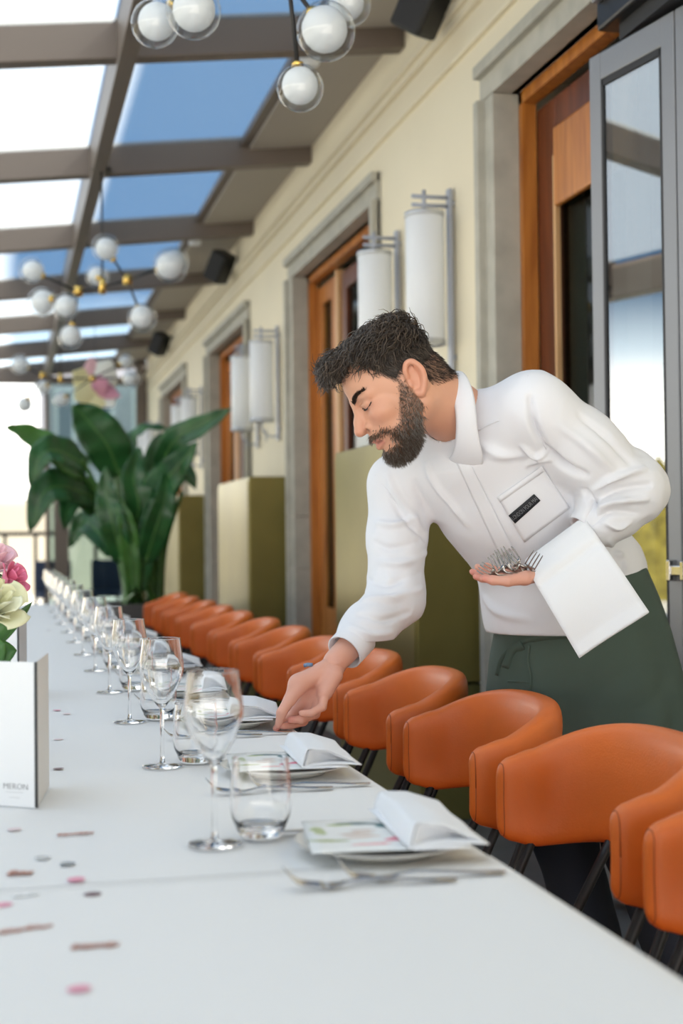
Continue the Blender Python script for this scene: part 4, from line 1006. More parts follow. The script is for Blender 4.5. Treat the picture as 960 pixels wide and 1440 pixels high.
# ================================================================ THE WAITER
# joints
J = dict(shL=(1.1044,2.7835,1.4207), shR=(0.8831,3.0665,1.2739), neck=(0.982,2.8958,1.4077), elL=(1.3266,2.7843,1.2526), wrL=(1.1463,2.7745,1.0975),
         elR=(0.8555,3.0165,1.0149), wrR=(0.6828,2.8859,0.8888), waist=(1.2953,3.0644,0.9988), hip=(1.3606,3.1031,0.8422))
J = {k: A3(v) for k, v in J.items()}
ax_a = nrm(J['neck'] - J['waist']); ax_l = J['shL'] - J['shR']; ax_l = nrm(ax_l - ax_a * (ax_l @ ax_a)); ax_f = np.cross(ax_l, ax_a)
RB = np.array([ax_l, ax_f, ax_a])
kneeR, kneeL = A3((1.29, 3.12, 0.47)), A3((1.37, 2.86, 0.46)); anR, anL = A3((1.35, 3.03, 0.09)), A3((1.44, 2.68, 0.09))
hipR, hipL = J['hip'] + A3((-0.02, 0.07, 0)), J['hip'] + A3((-0.01, -0.06, 0.0))

# ---- head (local frame: forward, left, up)
hs = 1.05
th = math.radians(32); cf = A3((-0.9718, 0.2357, 0.011)); tocam = A3((0.5626,1.9176,1.3743)) - A3((0.8157,2.7805,1.4739)); tocam = nrm(tocam)
cf = nrm(cf + 0.07 * tocam); upv = A3((0, 0, 1))
hF = nrm(math.cos(th) * cf - math.sin(th) * upv); hU = nrm(math.sin(th) * cf + math.cos(th) * upv); hU = nrm(hU - hF * (hU @ hF)); hL = np.cross(hU, hF)
hO = A3((0.8379,2.8265,1.4793))
HM = np.array([hF, hL, hU])
def to_head(p): return ((A3(p) - hO) @ HM.T) / hs
def from_head(V): return hO + (np.asarray(V) * hs) @ HM
H = Field((-0.13, -0.115, -0.24), (0.165, 0.115, 0.14), 0.0021)
H.ell((0.020, 0, 0.028), (0.092, 0.073, 0.086), k=0)
H.ell((0.062, 0, 0.052), (0.058, 0.060, 0.052), k=0.02)
H.ell((0.066, 0, -0.040), (0.052, 0.054, 0.070), k=0.025)
for s in (-1, 1):
    H.cone((0.004, s * 0.057, -0.045), (0.085, s * 0.012, -0.097), 0.020, 0.019, 0.022)
    H.ell((0.078, s * 0.043, -0.016), (0.026, 0.022, 0.020), k=0.018)
    H.cone((0.112, s * 0.006, 0.026), (0.088, s * 0.050, 0.027), 0.009, 0.008, 0.014)
H.ell((0.097, 0, -0.098), (0.020, 0.022, 0.017), k=0.018)
H.chain([(0.106, 0, 0.030), (0.115, 0, 0.010), (0.128, 0, -0.012), (0.136, 0, -0.0265)], [0.011, 0.0085, 0.0095, 0.0105], 0.012)
H.ell((0.135, 0, -0.028), (0.0130, 0.0125, 0.0110), k=0.006)
for s in (-1, 1):
    H.ell((0.1125, s * 0.0145, -0.0290), (0.0125, 0.0090, 0.0100), k=0.004)
    H.ell((0.1135, s * 0.033, 0.009), (0.0135, 0.018, 0.0125), k=0.012, op='sub')
    H.ell((0.0955, s * 0.0325, 0.0085), (0.0125, 0.0145, 0.0125), k=0.003)
    H.cone((0.1085, s * 0.022, 0.0125), (0.099, s * 0.045, 0.012), 0.0038, 0.0034, 0.005)       # upper lid
    H.cone((0.106, s * 0.022, -0.001), (0.097, s * 0.043, 0.000), 0.003, 0.003, 0.006)           # lower lid
    H.ell((0.1235, s * 0.0125, -0.0355), (0.0062, 0.0050, 0.0048), k=0.002, op='sub')             # nostril
H.ell((0.108, 0, -0.052), (0.017, 0.026, 0.016), k=0.014)
for s in (-1, 1):
    H.cone((0.1235, s * 0.002, -0.0570), (0.107, s * 0.0235, -0.0655), 0.0052, 0.003, 0.006)
    H.cone((0.1195, s * 0.002, -0.0745), (0.106, s * 0.021, -0.0690), 0.0062, 0.003, 0.006)
    H.cone((0.129, 0, -0.0655), (0.108, s * 0.026, -0.0675), 0.0016, 0.0016, 0.003, op='sub')     # parted lips
    # ear
    L0 = 0.074
    H.ell((-0.006, s * (L0 + 0.002), 0.002), (0.020, 0.008, 0.031), k=0.006)
    H.ell((-0.004, s * (L0 + 0.0125), 0.001), (0.0135, 0.0075, 0.020), k=0.004, op='sub')
    ear = [(0.010, 0.006, 0.010), (0.006, 0.010, 0.026), (-0.006, 0.013, 0.0375), (-0.020, 0.016, 0.034), (-0.029, 0.017, 0.014), (-0.026, 0.015, -0.006), (-0.012, 0.012, -0.024), (0.001, 0.009, -0.033), (0.009, 0.006, -0.026)]
    H.chain([tuple(q) for q in spline([(f * 0.82 + 0.002, s * (L0 + l), u * 0.92) for f, l, u in ear], 4)], list(np.interp(np.linspace(0, 8, 33), range(9), [0.0035, 0.004, 0.0045, 0.0046, 0.0045, 0.0042, 0.0048, 0.0062, 0.005])), 0.004)
    H.chain([(-0.014, s * (L0 + 0.011), 0.022), (-0.018, s * (L0 + 0.011), 0.004), (-0.010, s * (L0 + 0.009), -0.014)], [0.003, 0.0035, 0.003], 0.004)
    H.ell((0.011, s * (L0 + 0.006), -0.004), (0.005, 0.004, 0.007), k=0.004)                     # tragus
nb = to_head(J['neck'])
H.cone((-0.008, 0, -0.03), nb, 0.062, 0.063, 0.03)
H.cone((-0.036, 0, -0.01), nb + A3((-0.006, 0, 0.0)), 0.042, 0.052, 0.03)
Vh, Fh = H.mesh(1)
f_, l_, u_ = Vh[:, 0], np.abs(Vh[:, 1]), Vh[:, 2]
base = np.tile(A3((0.66, 0.345, 0.225)), (len(Vh), 1))
def blend(m, c): base[:] = base * (1 - m[:, None]) + A3(c) * m[:, None]
gs = lambda c, r: np.exp(-(((f_ - c[0]) / r[0]) ** 2 + ((l_ - c[1]) / r[1]) ** 2 + ((u_ - c[2]) / r[2]) ** 2))
blend(0.45 * gs((0.09, 0.045, -0.015), (0.03, 0.02, 0.025)), (0.62, 0.24, 0.16))
blend(0.55 * gs((0.138, 0, -0.028), (0.014, 0.014, 0.014)), (0.62, 0.24, 0.16))
blend(0.5 * smoothstep(0.076, 0.084, l_) * (u_ < 0.05), (0.60, 0.25, 0.16))
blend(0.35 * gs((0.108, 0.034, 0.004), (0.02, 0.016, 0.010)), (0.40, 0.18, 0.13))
lipm = np.exp(-((u_ + 0.0665) / 0.0095) ** 4) * (f_ > 0.1085) * (l_ < 0.024)
blend(0.85 * lipm, (0.56, 0.20, 0.165))
blend(0.9 * np.exp(-((u_ + 0.0672) / 0.0022) ** 2) * (f_ > 0.108) * (l_ < 0.022) * (f_ < 0.1205), (0.12, 0.03, 0.03))
blend(0.85 * gs((0.1235, 0.0125, -0.0345), (0.006, 0.0055, 0.0042)), (0.10, 0.035, 0.025))  # nostril hollows: their shade painted dark into the skin tint
blend(0.35 * gs((0.098, 0.020, -0.030), (0.005, 0.008, 0.012)), (0.36, 0.15, 0.10))  # groove behind the nose wing: shade tinted on, not carved
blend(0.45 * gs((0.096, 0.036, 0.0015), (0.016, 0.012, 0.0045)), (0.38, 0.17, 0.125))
nk = smoothstep(-0.05, -0.11, u_ - 0.35 * (f_ - 0.03)); blend(0.35 * nk, (0.50, 0.22, 0.14))
# beard shadow on the skin under the hairs
def in_beard(f, l, u):
    top = np.interp(f, [0.015, 0.033, 0.053, 0.070, 0.085, 0.100, 0.115, 0.135], [0.03, 0.006, -0.030, -0.056, -0.055, -0.046, -0.047, -0.0455])
    back = np.interp(u, [-0.15, -0.115, -0.09, -0.05, 0.0, 0.03], [0.075, 0.055, 0.034, 0.010, 0.018, 0.024])
    ok = (u < top) & (f > back) & (u > -0.135 - 0.0 * f)
    lip = ((f > 0.100) & (l < 0.026) & (u > -0.0835) & (u < -0.0575)) | ((f > 0.083) & (l > 0.009) & (l < 0.042) & (u > -0.090) & (u < -0.060)) | ((f > 0.10) & (u > -0.086) & (u < -0.0575))
    return ok & ~lip
bm_ = in_beard(f_, l_, u_).astype(float); blend(0.62 * bm_ * smoothstep(0.0, 0.016, np.interp(f_, [0.015, 0.033, 0.053, 0.070, 0.085, 0.100, 0.115, 0.135], [0.03, 0.006, -0.030, -0.056, -0.055, -0.046, -0.047, -0.0455]) - u_ + 0.004), (0.15, 0.075, 0.045))
sidefade = ((l_ < 0.0795) * smoothstep(-0.006, 0.014, u_ - np.interp(f_, [-0.08, -0.03, 0.0, 0.03, 0.05, 0.06, 0.066, 0.12], [-0.040, -0.030, 0.03, 0.012, 0.04, 0.062, 0.094, 0.086])))
blend(0.8 * sidefade, (0.06, 0.038, 0.026))
headV, headF, headT = from_head(Vh), Fh, base.copy()

# ---- hands
SK = A3((0.72, 0.37, 0.275))
def hand_block(lo, hi, h, build):
    F_ = Field(lo, hi, h); build(F_); return F_.mesh(1)
def rh(F_):
    w = A3((0.6855,2.8904,0.8898)); fa = A3((0.7735,2.9345,0.9609)); mc = [A3((0.6208,2.8973,0.8126)), A3((0.6359,2.8886,0.807)), A3((0.6465,2.8736,0.8113)), A3((0.6525,2.8585,0.8247))]
    vw = nrm(A3((0.6884,3.1332,0.8039)) - A3((0.6023,2.7415,0.8476)))
    F_.cone(fa, w, 0.032, 0.0265, 0.012, flat=(vw, 0.8)); 
    for m, r in zip(mc, (0.0135, 0.0135, 0.013, 0.012)): F_.cone(w * 0.8 + m * 0.2, m, 0.018, r, 0.012)
    F_.chain([A3((0.6514,2.8784,0.8708)), A3((0.6001,2.8708,0.8463)), A3((0.5784,2.8633,0.8135))], [0.020, 0.0195, 0.0135], 0.014)     # thenar
    F_.cone(A3((0.6754,2.8625,0.8624)), A3((0.6554,2.8576,0.8306)), 0.018, 0.014, 0.014)
    F_.chain([A3((0.578,2.8613,0.8152)), A3((0.5592,2.8519,0.7903)), A3((0.5524,2.8572,0.7633))], [0.0128, 0.0108, 0.0072], 0.004)    # thumb
    F_.chain([mc[0], A3((0.5891,2.9026,0.774)), A3((0.5632,2.8814,0.7627)), A3((0.5491,2.8643,0.7565))], [0.0128, 0.0102, 0.0092, 0.0068], 0.003)
    F_.chain([mc[1], A3((0.6126,2.8899,0.7655)), A3((0.583,2.8735,0.7614)), A3((0.5634,2.8597,0.761))], [0.0125, 0.0105, 0.0095, 0.0072], 0.003)
    F_.chain([mc[2], A3((0.6344,2.8688,0.7823)), A3((0.6028,2.8582,0.7729)), A3((0.5782,2.8569,0.7741))], [0.0122, 0.0102, 0.0093, 0.0072], 0.003)
    F_.chain([mc[3], A3((0.6442,2.8435,0.7998)), A3((0.6198,2.8373,0.7881)), A3((0.5992,2.8402,0.7886))], [0.0112, 0.0092, 0.0083, 0.0066], 0.003)
def lh(F_):
    w = A3((1.1311,2.7817,1.0763)); fa = A3((1.2384,2.7766,1.1604)); up = A3((0, 0, 1))
    mc = [A3((1.0418,2.7593,1.0662)), A3((1.047,2.7816,1.0686)), A3((1.0571,2.7997,1.071)), A3((1.071,2.8148,1.075))]
    F_.cone(fa, w, 0.027, 0.0235, 0.012)
    for m, r in zip(mc, (0.0115, 0.0115, 0.011, 0.010)): F_.cone(w * 0.85 + m * 0.15, m, 0.016, r, 0.012)
    F_.chain([w + A3((0.0, -0.01, 0)), A3((1.056,2.7301,1.0652)), A3((1.016,2.7245,1.0601)), A3((0.9858,2.7318,1.062)), A3((0.9681,2.7391,1.0665))], [0.015, 0.0145, 0.011, 0.0095, 0.0075], 0.006)
    for i, pts in enumerate((( (1.0004,2.7591,1.0625), (0.9733,2.7625,1.0658), (0.9602,2.7656,1.069)), ((1.0019,2.7895,1.0662), (0.9755,2.7958,1.0725), (0.9638,2.7985,1.0787)),
                             ((1.0141,2.8143,1.0714), (0.9929,2.8223,1.0807), (0.9841,2.8243,1.0885)), ((1.0336,2.8321,1.0768), (1.0186,2.8397,1.0846), (1.0111,2.8414,1.0908)))):
        q = [A3(p) for p in pts]; F_.chain([mc[i]] + q, [0.0112, 0.0098, 0.0088, 0.0066], 0.003)
rlo, rhi = A3((0.6325,2.8785,0.8398)) - 0.13, A3((0.6325,2.8785,0.8398)) + 0.13
RHV, RHF = hand_block(rlo - A3((0, 0, .01)), rhi + A3((0.02, 0, 0.05)), 0.0016, rh)
llo, lhi = A3((1.0699,2.7779,1.0834)) - A3((0.13, 0.08, 0.06)), A3((1.0699,2.7779,1.0834)) + A3((0.12, 0.09, 0.10))
LHV, LHF = hand_block(llo, lhi, 0.0016, lh)
# ---- rest of the body (mostly under the clothes)
Bd = Field((0.55, 2.45, 0.0), (1.70, 3.45, 1.55), 0.010)
wst, nkp = J['waist'], J['neck']
Bd.ell(wst + 0.28 * ax_a, (0.15, 0.10, 0.22), RB, 0); Bd.ell(wst + 0.03 * ax_a, (0.14, 0.10, 0.17), RB, 0.05)
Bd.cone(hipR, hipL, 0.10, 0.10, 0.05); Bd.cone(J['shL'], J['shR'], 0.05, 0.05, 0.04); Bd.cone(nkp, wst + 0.4 * ax_a, 0.055, 0.08, 0.04)
for a, b, c, r in ((J['shL'], J['elL'], J['wrL'], 1), (J['shR'], J['elR'], J['wrR'], 1)): Bd.chain([a, b, c], [0.05, 0.038, 0.027], 0.03)
for a, b, c in ((hipR, kneeR, anR), (hipL, kneeL, anL)): Bd.chain([a, b, c], [0.085, 0.055, 0.042], 0.03)
BV, BF = Bd.mesh(1)
def shade_hand(V, tips):
    c = np.tile(SK, (len(V), 1))
    for t in tips:
        m = 0.75 * np.exp(-(np.linalg.norm(V - A3(t), axis=1) / 0.013) ** 2); c = c * (1 - m[:, None]) + A3((0.66, 0.24, 0.19)) * m[:, None]
    return c
parts = [(headV, headF, headT), (RHV, RHF, shade_hand(RHV, [(0.5511,2.8587,0.7542), (0.5631,2.8662,0.7512), (0.5772,2.852,0.7747), (0.5515,2.8691,0.7454)])), (LHV, LHF, shade_hand(LHV, [(0.9596,2.7637,1.069), (0.9654,2.7315,1.0668), (0.9622,2.7938,1.0788)])), (BV, BF, np.tile(SK, (len(BV), 1)))]
def largest(v, f, t):
    lab = np.arange(len(v))
    while True:
        m = lab[f].min(1); new = lab.copy(); np.minimum.at(new, f.ravel(), np.repeat(m, 4)); new = new[new]
        if (new == lab).all(): break
        lab = new
    c = np.bincount(lab, minlength=len(v)); keep = lab == c.argmax(); idx = np.cumsum(keep) - 1
    return v[keep], idx[f[keep[f].all(1)]], t[keep]
parts = [largest(*p) for p in parts]
off = 0; VV = []; FF = []; TT = []
for v, f, t in parts: VV.append(v); FF.append(f + off); TT.append(t); off += len(v)
M_skin = vcol_mat('skin', 0.48, sss=0.12, bump=0.08, bscale=500)
person = np_mesh('person', np.concatenate(VV), np.concatenate(FF), M_skin, None, np.concatenate(TT))
tag(person, 'bearded person in white shirt and green apron leaning over the table to lay cutlery', 'person')

# ---- hair, beard, brows, lashes
headB = BVHTree.FromPolygons([tuple(p) for p in Vh.tolist()], Fh.tolist())
def strands(name, roots, m, cols):
    """roots: list of (points[], radius) in head space; each a thin tapered prism"""
    V = []; F = []; T = []
    for (pts, r), col in zip(roots, cols):
        b = len(V); n = len(pts)
        for i, p in enumerate(pts):
            t = (pts[min(n - 1, i + 1)] - pts[max(0, i - 1)]); t = t / (np.linalg.norm(t) + 1e-9)
            u = np.cross(t, (0.3, 0.9, 0.2)); u /= np.linalg.norm(u) + 1e-9; w = np.cross(t, u); rr = r * (1 - 0.85 * (i / (n - 1)) ** 2)
            for k in range(3):
                a = 2.094 * k; V.append(p + u * math.cos(a) * rr + w * math.sin(a) * rr); T.append(col)
        for i in range(n - 1):
            for k in range(3):
                a = b + 3 * i + k; c = b + 3 * i + (k + 1) % 3; F.append((a, c, c + 3, a + 3))
    return np_mesh(name, from_head(np.array(V)), np.array(F), m, person, np.array(T))
M_hair = vcol_mat('dark_hair', 0.34)
rs_ = np.random.RandomState(5)
def hairline(f): return np.interp(f, [-0.09, -0.06, -0.035, -0.012, 0.0, 0.028, 0.045, 0.056, 0.066, 0.09, 0.125], [-0.05, -0.052, -0.035, 0.036, 0.038, 0.012, 0.036, 0.062, 0.088, 0.094, 0.086])
# solid undercut of the hair
HC = Field((-0.12, -0.11, -0.08), (0.165, 0.11, 0.165), 0.0026)
HC.ell((0.018, 0, 0.030), (0.0925, 0.0745, 0.0868), k=0); HC.ell((0.045, 0, 0.085), (0.082, 0.060, 0.036), k=0.03)
HC.ell((0.000, 0, 0.095), (0.066, 0.058, 0.034), k=0.03); HC.ell((0.104, 0.0, 0.108), (0.026, 0.044, 0.016), k=0.02)
HC.warp(lambda X, Y, Z: 0.0030 * lump(X, Y, Z, 150, 1.0) * (Z > 0.05) + 0.0006 * lump(X, Y, Z, 300, 2.0))
X, Y, Z = HC._pts(tuple(slice(0, n) for n in HC.f.shape))
HC.f = np.maximum(HC.f, ((hairline(X) + 0.004 + 0.003 * np.sin(Y * 160 + X * 90)) - Z).astype(np.float32) * 0.8)
hv, hf = HC.mesh(1)
cap = np_mesh('hair', from_head(hv), hf, mat('hair_mass', (0.034, 0.025, 0.018), 0.6, bump=0.6, bscale=350), person)
roots = []; cols = []
hv_n = None
capB = BVHTree.FromPolygons([tuple(p) for p in hv.tolist()], hf.tolist())
tri = rs_.randint(0, len(hf), 6000)
for q in tri:
    p = hv[hf[q]].mean(0)
    if p[2] < hairline(p[0]) + 0.003 and p[2] < 0.05: continue
    loc, no, _, _ = capB.find_nearest(Vector(p)); no = A3(no)
    if no @ (p - A3((0.02, 0, 0.03))) < 0: no = -no
    top = float(smoothstep(0.045, 0.085, p[2] + 0.15 * abs(p[1]) * 0)); 
    fl = A3((1.0, 0.25 * np.sign(p[1]) * (abs(p[1]) > 0.02), -0.15)) * top + A3((-0.45, 0, -1.0)) * (1 - top)
    fl = fl + rs_.normal(0, 0.26, 3) * (0.4 + top); fl = fl - no * (fl @ no); fl /= np.linalg.norm(fl) + 1e-9
    L = (0.012 + 0.028 * top) * rs_.uniform(0.7, 1.3); sd = np.cross(no, fl); pts = []; ph = rs_.uniform(0, 6.28); am = 0.0048 * top + 0.0003
    for i in range(6):
        t = i / 5; pts.append(p - no * 0.002 + fl * L * t + no * (0.0025 + (0.0075 * top + 0.001) * math.sin(t * 2.9)) + sd * am * math.sin(ph + t * 5.0) + no * am * math.cos(ph + t * 5))
    roots.append((pts, (0.00075 + 0.0006 * top) * rs_.uniform(.7, 1.2))); c = rs_.choice([0.55, 0.8, 1.1, 2.2]) * rs_.uniform(.8, 1.2); cols.append(A3((0.058, 0.042, 0.030)) * c if rs_.rand() > .03 else A3((0.09, 0.08, 0.07)))
for q in range(420):                                  # curls over the forehead
    p = A3((rs_.uniform(0.085, 0.122), rs_.uniform(-0.045, 0.045), rs_.uniform(0.094, 0.118))); ph = rs_.uniform(0, 6.28); R = rs_.uniform(0.004, 0.008); L = rs_.uniform(0.010, 0.026); pts = []
    for i in range(10):
        t = i / 9; an = ph * 0.1 + t * 5.2; pts.append(p + A3((L * t * 0.75 + R * math.sin(an), rs_.uniform(-1, 1) * 0.0006 + 0.006 * t * np.sign(p[1]) + 0.003 * math.sin(ph + t * 4), -0.014 * t * t + R * (math.cos(an) - 1))))
    roots.append((pts, 0.0009)); cols.append(A3((0.055, 0.040, 0.028)) * rs_.uniform(.6, 1.6))
cenh = Vh[Fh].mean(1); sfm = sidefade[Fh].mean(1); cand = np.nonzero((sfm > 0.12) & (cenh[:, 0] < 0.05) & (cenh[:, 2] < 0.06) & (np.abs(cenh[:, 1]) < 0.079))[0]
for q in rs_.choice(cand, 2600):                       # cropped nape and sides
    if rs_.rand() > sfm[q] * 1.2: continue
    p = cenh[q]; loc, no, _, _ = headB.find_nearest(Vector(p)); no = A3(no)
    if no @ (p - A3((0.02, 0, 0.0))) < 0: no = -no
    d = A3((-0.35, 0, -1.0)) + no * 0.35 + rs_.normal(0, .15, 3); d /= np.linalg.norm(d); L = 0.0045 + 0.006 * sfm[q] * rs_.uniform(.6, 1.2)
    roots.append(([p - no * .0004, p + d * L * .5 + no * .0006, p + d * L], 0.0005)); cols.append(A3((0.040, 0.027, 0.019)) * rs_.uniform(.6, 1.5))
strands('hair_strands', roots, M_hair, cols)
# beard: soft mass plus hairs
roots = []; cols = []
cen = Vh[Fh].mean(1); jit = cen + rs_.normal(0, 0.0028, cen.shape); msk = in_beard(jit[:, 0], np.abs(jit[:, 1]), jit[:, 2]) & (np.abs(cen[:, 1]) < 0.0785)
idx = np.nonzero(msk)[0]; pick = rs_.choice(idx, 5200)
for q in pick:
    p = cen[q]; loc, no, _, _ = headB.find_nearest(Vector(p)); no = A3(no)
    if no @ (p - A3((0.04, 0, -0.04))) < 0: no = -no
    low = float(smoothstep(-0.03, -0.095, p[2])); edge = float(smoothstep(0.0, 0.012, np.interp(p[0], [0.015, 0.033, 0.053, 0.070, 0.085, 0.100, 0.115, 0.135], [0.03, 0.006, -0.030, -0.056, -0.055, -0.046, -0.047, -0.0455]) - p[2]))
    must = p[2] > -0.06 and p[0] > 0.09
    L = (0.0045 + 0.0065 * low) * (0.35 + 0.65 * edge) * rs_.uniform(0.7, 1.25)
    if must: L = 0.008 * rs_.uniform(.7, 1.2)
    d = no * (0.55 + 0.3 * low) + A3((0.15, 0, -0.85)) + rs_.normal(0, 0.30, 3); d /= np.linalg.norm(d)
    if must: d = A3((0.35, 0.5 * np.sign(p[1]), -0.8)) + no * 0.4 + rs_.normal(0, .2, 3); d /= np.linalg.norm(d)
    sd = rs_.normal(0, 1, 3); pts = [p + d * L * t + no * (0.0015 * t) + sd * 0.0012 * math.sin(5 * t) * low - A3((0, 0, 0.004)) * t * t * low for t in (0, .35, .7, 1)]
    roots.append((pts, 0.00055)); g = rs_.rand()
    grey = g < 0.10 + 0.28 * float(smoothstep(0.065, 0.03, p[0])) + 0.42 * low * float(smoothstep(0.10, 0.03, p[0]) * .8 + .25)
    cols.append(A3((0.30, 0.27, 0.24)) * rs_.uniform(.6, 1.1) if grey else A3((0.085, 0.052, 0.032)) * rs_.uniform(.5, 1.5) * (1.0 + 1.0 * (1 - low)))
strands('beard', roots, M_hair, cols)
for s in (-1, 1):
    roots = []; cols = []
    for q in range(300):
        t = rs_.rand(); p0 = A3((0.117 - 0.030 * t ** 1.4, s * (0.012 + 0.042 * t), 0.0255 + 0.010 * math.sin(t * 2.2) + rs_.uniform(-.0035, .0035) * (1.1 - .6 * t)))
        loc, no, _, _ = headB.find_nearest(Vector(p0)); p = A3(loc); d = A3((-0.25, s * 0.9, 0.30)) + rs_.normal(0, .2, 3); d /= np.linalg.norm(d); nn = p - A3((0.04, 0, 0.01)); nn /= np.linalg.norm(nn)
        roots.append(([p - nn * .0005, p + d * .004 + nn * .0014, p + d * .009 + nn * .0012], 0.0006)); cols.append(A3((0.022, 0.014, 0.010)) * rs_.uniform(.7, 1.4))
    strands('eyebrow', roots, M_hair, cols)
for s in (-1, 1):
    roots = []; cols = []
    for q in range(130):
        t = rs_.rand(); p = A3((0.110 - 0.023 * t, s * (0.020 + 0.026 * t), 0.0065 + 0.003 * t - 0.0025 * math.sin(PI * t)))
        loc, no, _, _ = headB.find_nearest(Vector(p)); p = A3(loc); d = A3((0.6, s * 0.3 * t, -0.65)) + rs_.normal(0, .12, 3); d /= np.linalg.norm(d)
        roots.append(([p - d * .001, p + d * .0028, p + d * .005 + A3((0, 0, .0010))], 0.0005)); cols.append(A3((0.012, 0.008, 0.007)))
    strands('eyelashes', roots, M_hair, cols)

# ================================================================ CLOTHES
M_shirt = mat('white_shirt', (0.76, 0.765, 0.80), 0.8, bump=0.06, bscale=900)
S = Field((0.55, 2.45, 0.80), (1.62, 3.42, 1.62), 0.0042)
S.ell(wst + 0.315 * ax_a + 0.005 * ax_f, (0.178, 0.122, 0.235), RB, 0)
S.ell(wst + 0.08 * ax_a + 0.012 * ax_f, (0.165, 0.128, 0.21), RB, 0.06)
S.ell(A3((1.2619,3.0628,0.9711)), (0.155, 0.150, 0.13), None, 0.06)
S.ell(A3((1.3454,3.0202,1.0611)), (0.118, 0.13, 0.13), None, 0.05)
S.cone(A3((1.239,3.0374,0.9729)), A3((1.2782,3.071,0.8728)), 0.150, 0.152, 0.05)
S.cone(J['shL'] - 0.01 * ax_a, J['shR'] - 0.01 * ax_a, 0.072, 0.066, 0.06)
S.cone(J['neck'] - 0.05 * ax_a, J['neck'] + A3((0.0, 0, 0.0)) - 0.015 * ax_a, 0.105, 0.072, 0.05)
S.cone(J['shL'] + 0.02 * ax_a - 0.01 * ax_l, J['neck'] - 0.02 * ax_a + 0.05 * ax_l, 0.060, 0.060, 0.05)
S.cone(J['shR'] + 0.01 * ax_a + 0.01 * ax_l, J['neck'] - 0.03 * ax_a - 0.05 * ax_l, 0.055, 0.060, 0.05)
S.chain([J['shL'], J['shL'] * .5 + J['elL'] * .5, J['elL'], J['elL'] * .70 + J['wrL'] * .30, A3((1.2126,2.7705,1.1622))], [0.080, 0.078, 0.074, 0.062, 0.047], 0.035)
S.chain([J['shR'], J['shR'] * .5 + J['elR'] * .5 + A3((-.003, 0, 0)), J['elR'], J['elR'] * .5 + J['wrR'] * .5, A3((0.7111,2.9043,0.9108))], [0.070, 0.066, 0.063, 0.055, 0.0395], 0.03)
# cloth slackness: broad wrinkles, stronger on the arms
def slack(X, Y, Z):
    arm = np.exp(-(((X - J['elL'][0]) ** 2 + (Y - J['elL'][1]) ** 2 + (Z - J['elL'][2]) ** 2) / 0.016)) + 0.8 * np.exp(-(((X - J['elR'][0]) ** 2 + (Y - J['elR'][1]) ** 2 + (Z - J['elR'][2]) ** 2) / 0.02))
    return 0.0024 * lump(X, Y, Z, 26, 0.4) + 0.0026 * np.abs(lump(X, Y, Z, 34, 1.4)) + arm * (0.0030 * lump(X, Y, Z, 60, 2.2) + 0.0045 * np.abs(lump(X, Y, Z * 1.6, 48, 3.1)))
S.warp(slack)
X, Y, Z = S._pts(tuple(slice(0, n) for n in S.f.shape))
hemz = (1.1336,2.9712,0.9286)[2]
S.f = np.maximum(S.f, (hemz - Z).astype(np.float32))
def cut_end(F_, p, d, r):                                 # open a sleeve end
    p = A3(p); d = nrm(d); X, Y, Z = F_._pts(tuple(slice(0, n) for n in F_.f.shape))
    t = (X - p[0]) * d[0] + (Y - p[1]) * d[1] + (Z - p[2]) * d[2]
    near = ((X - p[0]) ** 2 + (Y - p[1]) ** 2 + (Z - p[2]) ** 2) < r * r
    F_.f = np.where(near, np.maximum(F_.f, t), F_.f).astype(np.float32)
dR = nrm(J['wrR'] - J['elR']); dL = nrm(A3((1.1568,2.7716,1.1156)) - A3((1.2877,2.7738,1.2215)))
cR = A3((0.7069,2.9002,0.9082)); cL = A3((1.2082,2.7716,1.1607))
cut_end(S, cR, dR, 0.075); cut_end(S, cL, dL, 0.06)
S.cone(cR - dR * 0.02, cR + dR * 0.03, 0.0345, 0.0365, 0.0, op='sub'); S.cone(cL - dL * 0.012, cL + dL * 0.03, 0.036, 0.038, 0.0, op='sub')
nkd = nrm(hO - J['neck'])
S.cone(J['neck'] + nkd * 0.015, J['neck'] + nkd * 0.12, 0.068, 0.070, 0.0, op='sub')
sv, sf = S.mesh(2)
sb = BVHTree.FromPolygons([tuple(p) for p in sv.tolist()], sf.tolist())
def hit(b, r, tree=None):
    a, b = Vector(b), Vector(r); d = (b - a).normalized(); q = (tree or sb).ray_cast(a, d)
    return (A3(q[0]), A3(q[1]), -A3(d)) if q[0] is not None else (None, None, None)
# press folds into the cloth along drawn lines
nv_ = np.zeros_like(sv); 
fa = np.cross(sv[sf[:, 1]] - sv[sf[:, 0]], sv[sf[:, 3]] - sv[sf[:, 0]])
for i in range(4): np.add.at(nv_, sf[:, i], fa)
nv_ /= np.linalg.norm(nv_, axis=1)[:, None] + 1e-12
disp = np.zeros(len(sv))
def fold(rays, amp, sig):
    pts = []
    for a, b in rays:
        p, n, d = hit(a, b)
        if p is not None: pts.append(p)
    if len(pts) < 2: return
    pts = [A3(q) for q in spline(pts, 6)]; lo = np.min(pts, 0) - 3 * sig; hi = np.max(pts, 0) + 3 * sig
    m = np.nonzero(((sv > lo) & (sv < hi)).all(1))[0]; P_ = sv[m]; best = np.full(len(m), 9.0); tt = np.zeros(len(m))
    for i in range(len(pts) - 1):
        ba = pts[i + 1] - pts[i]; t = np.clip(((P_ - pts[i]) @ ba) / (ba @ ba + 1e-12), 0, 1); d = np.linalg.norm(P_ - pts[i] - t[:, None] * ba, axis=1)
        k = d < best; best[k] = d[k]; tt[k] = (i + t[k]) / (len(pts) - 1)
    disp[m] += amp * np.exp(-(best / sig) ** 2) * np.sin(PI * np.clip(tt * 0.9 + 0.05, 0, 1)) ** 0.6
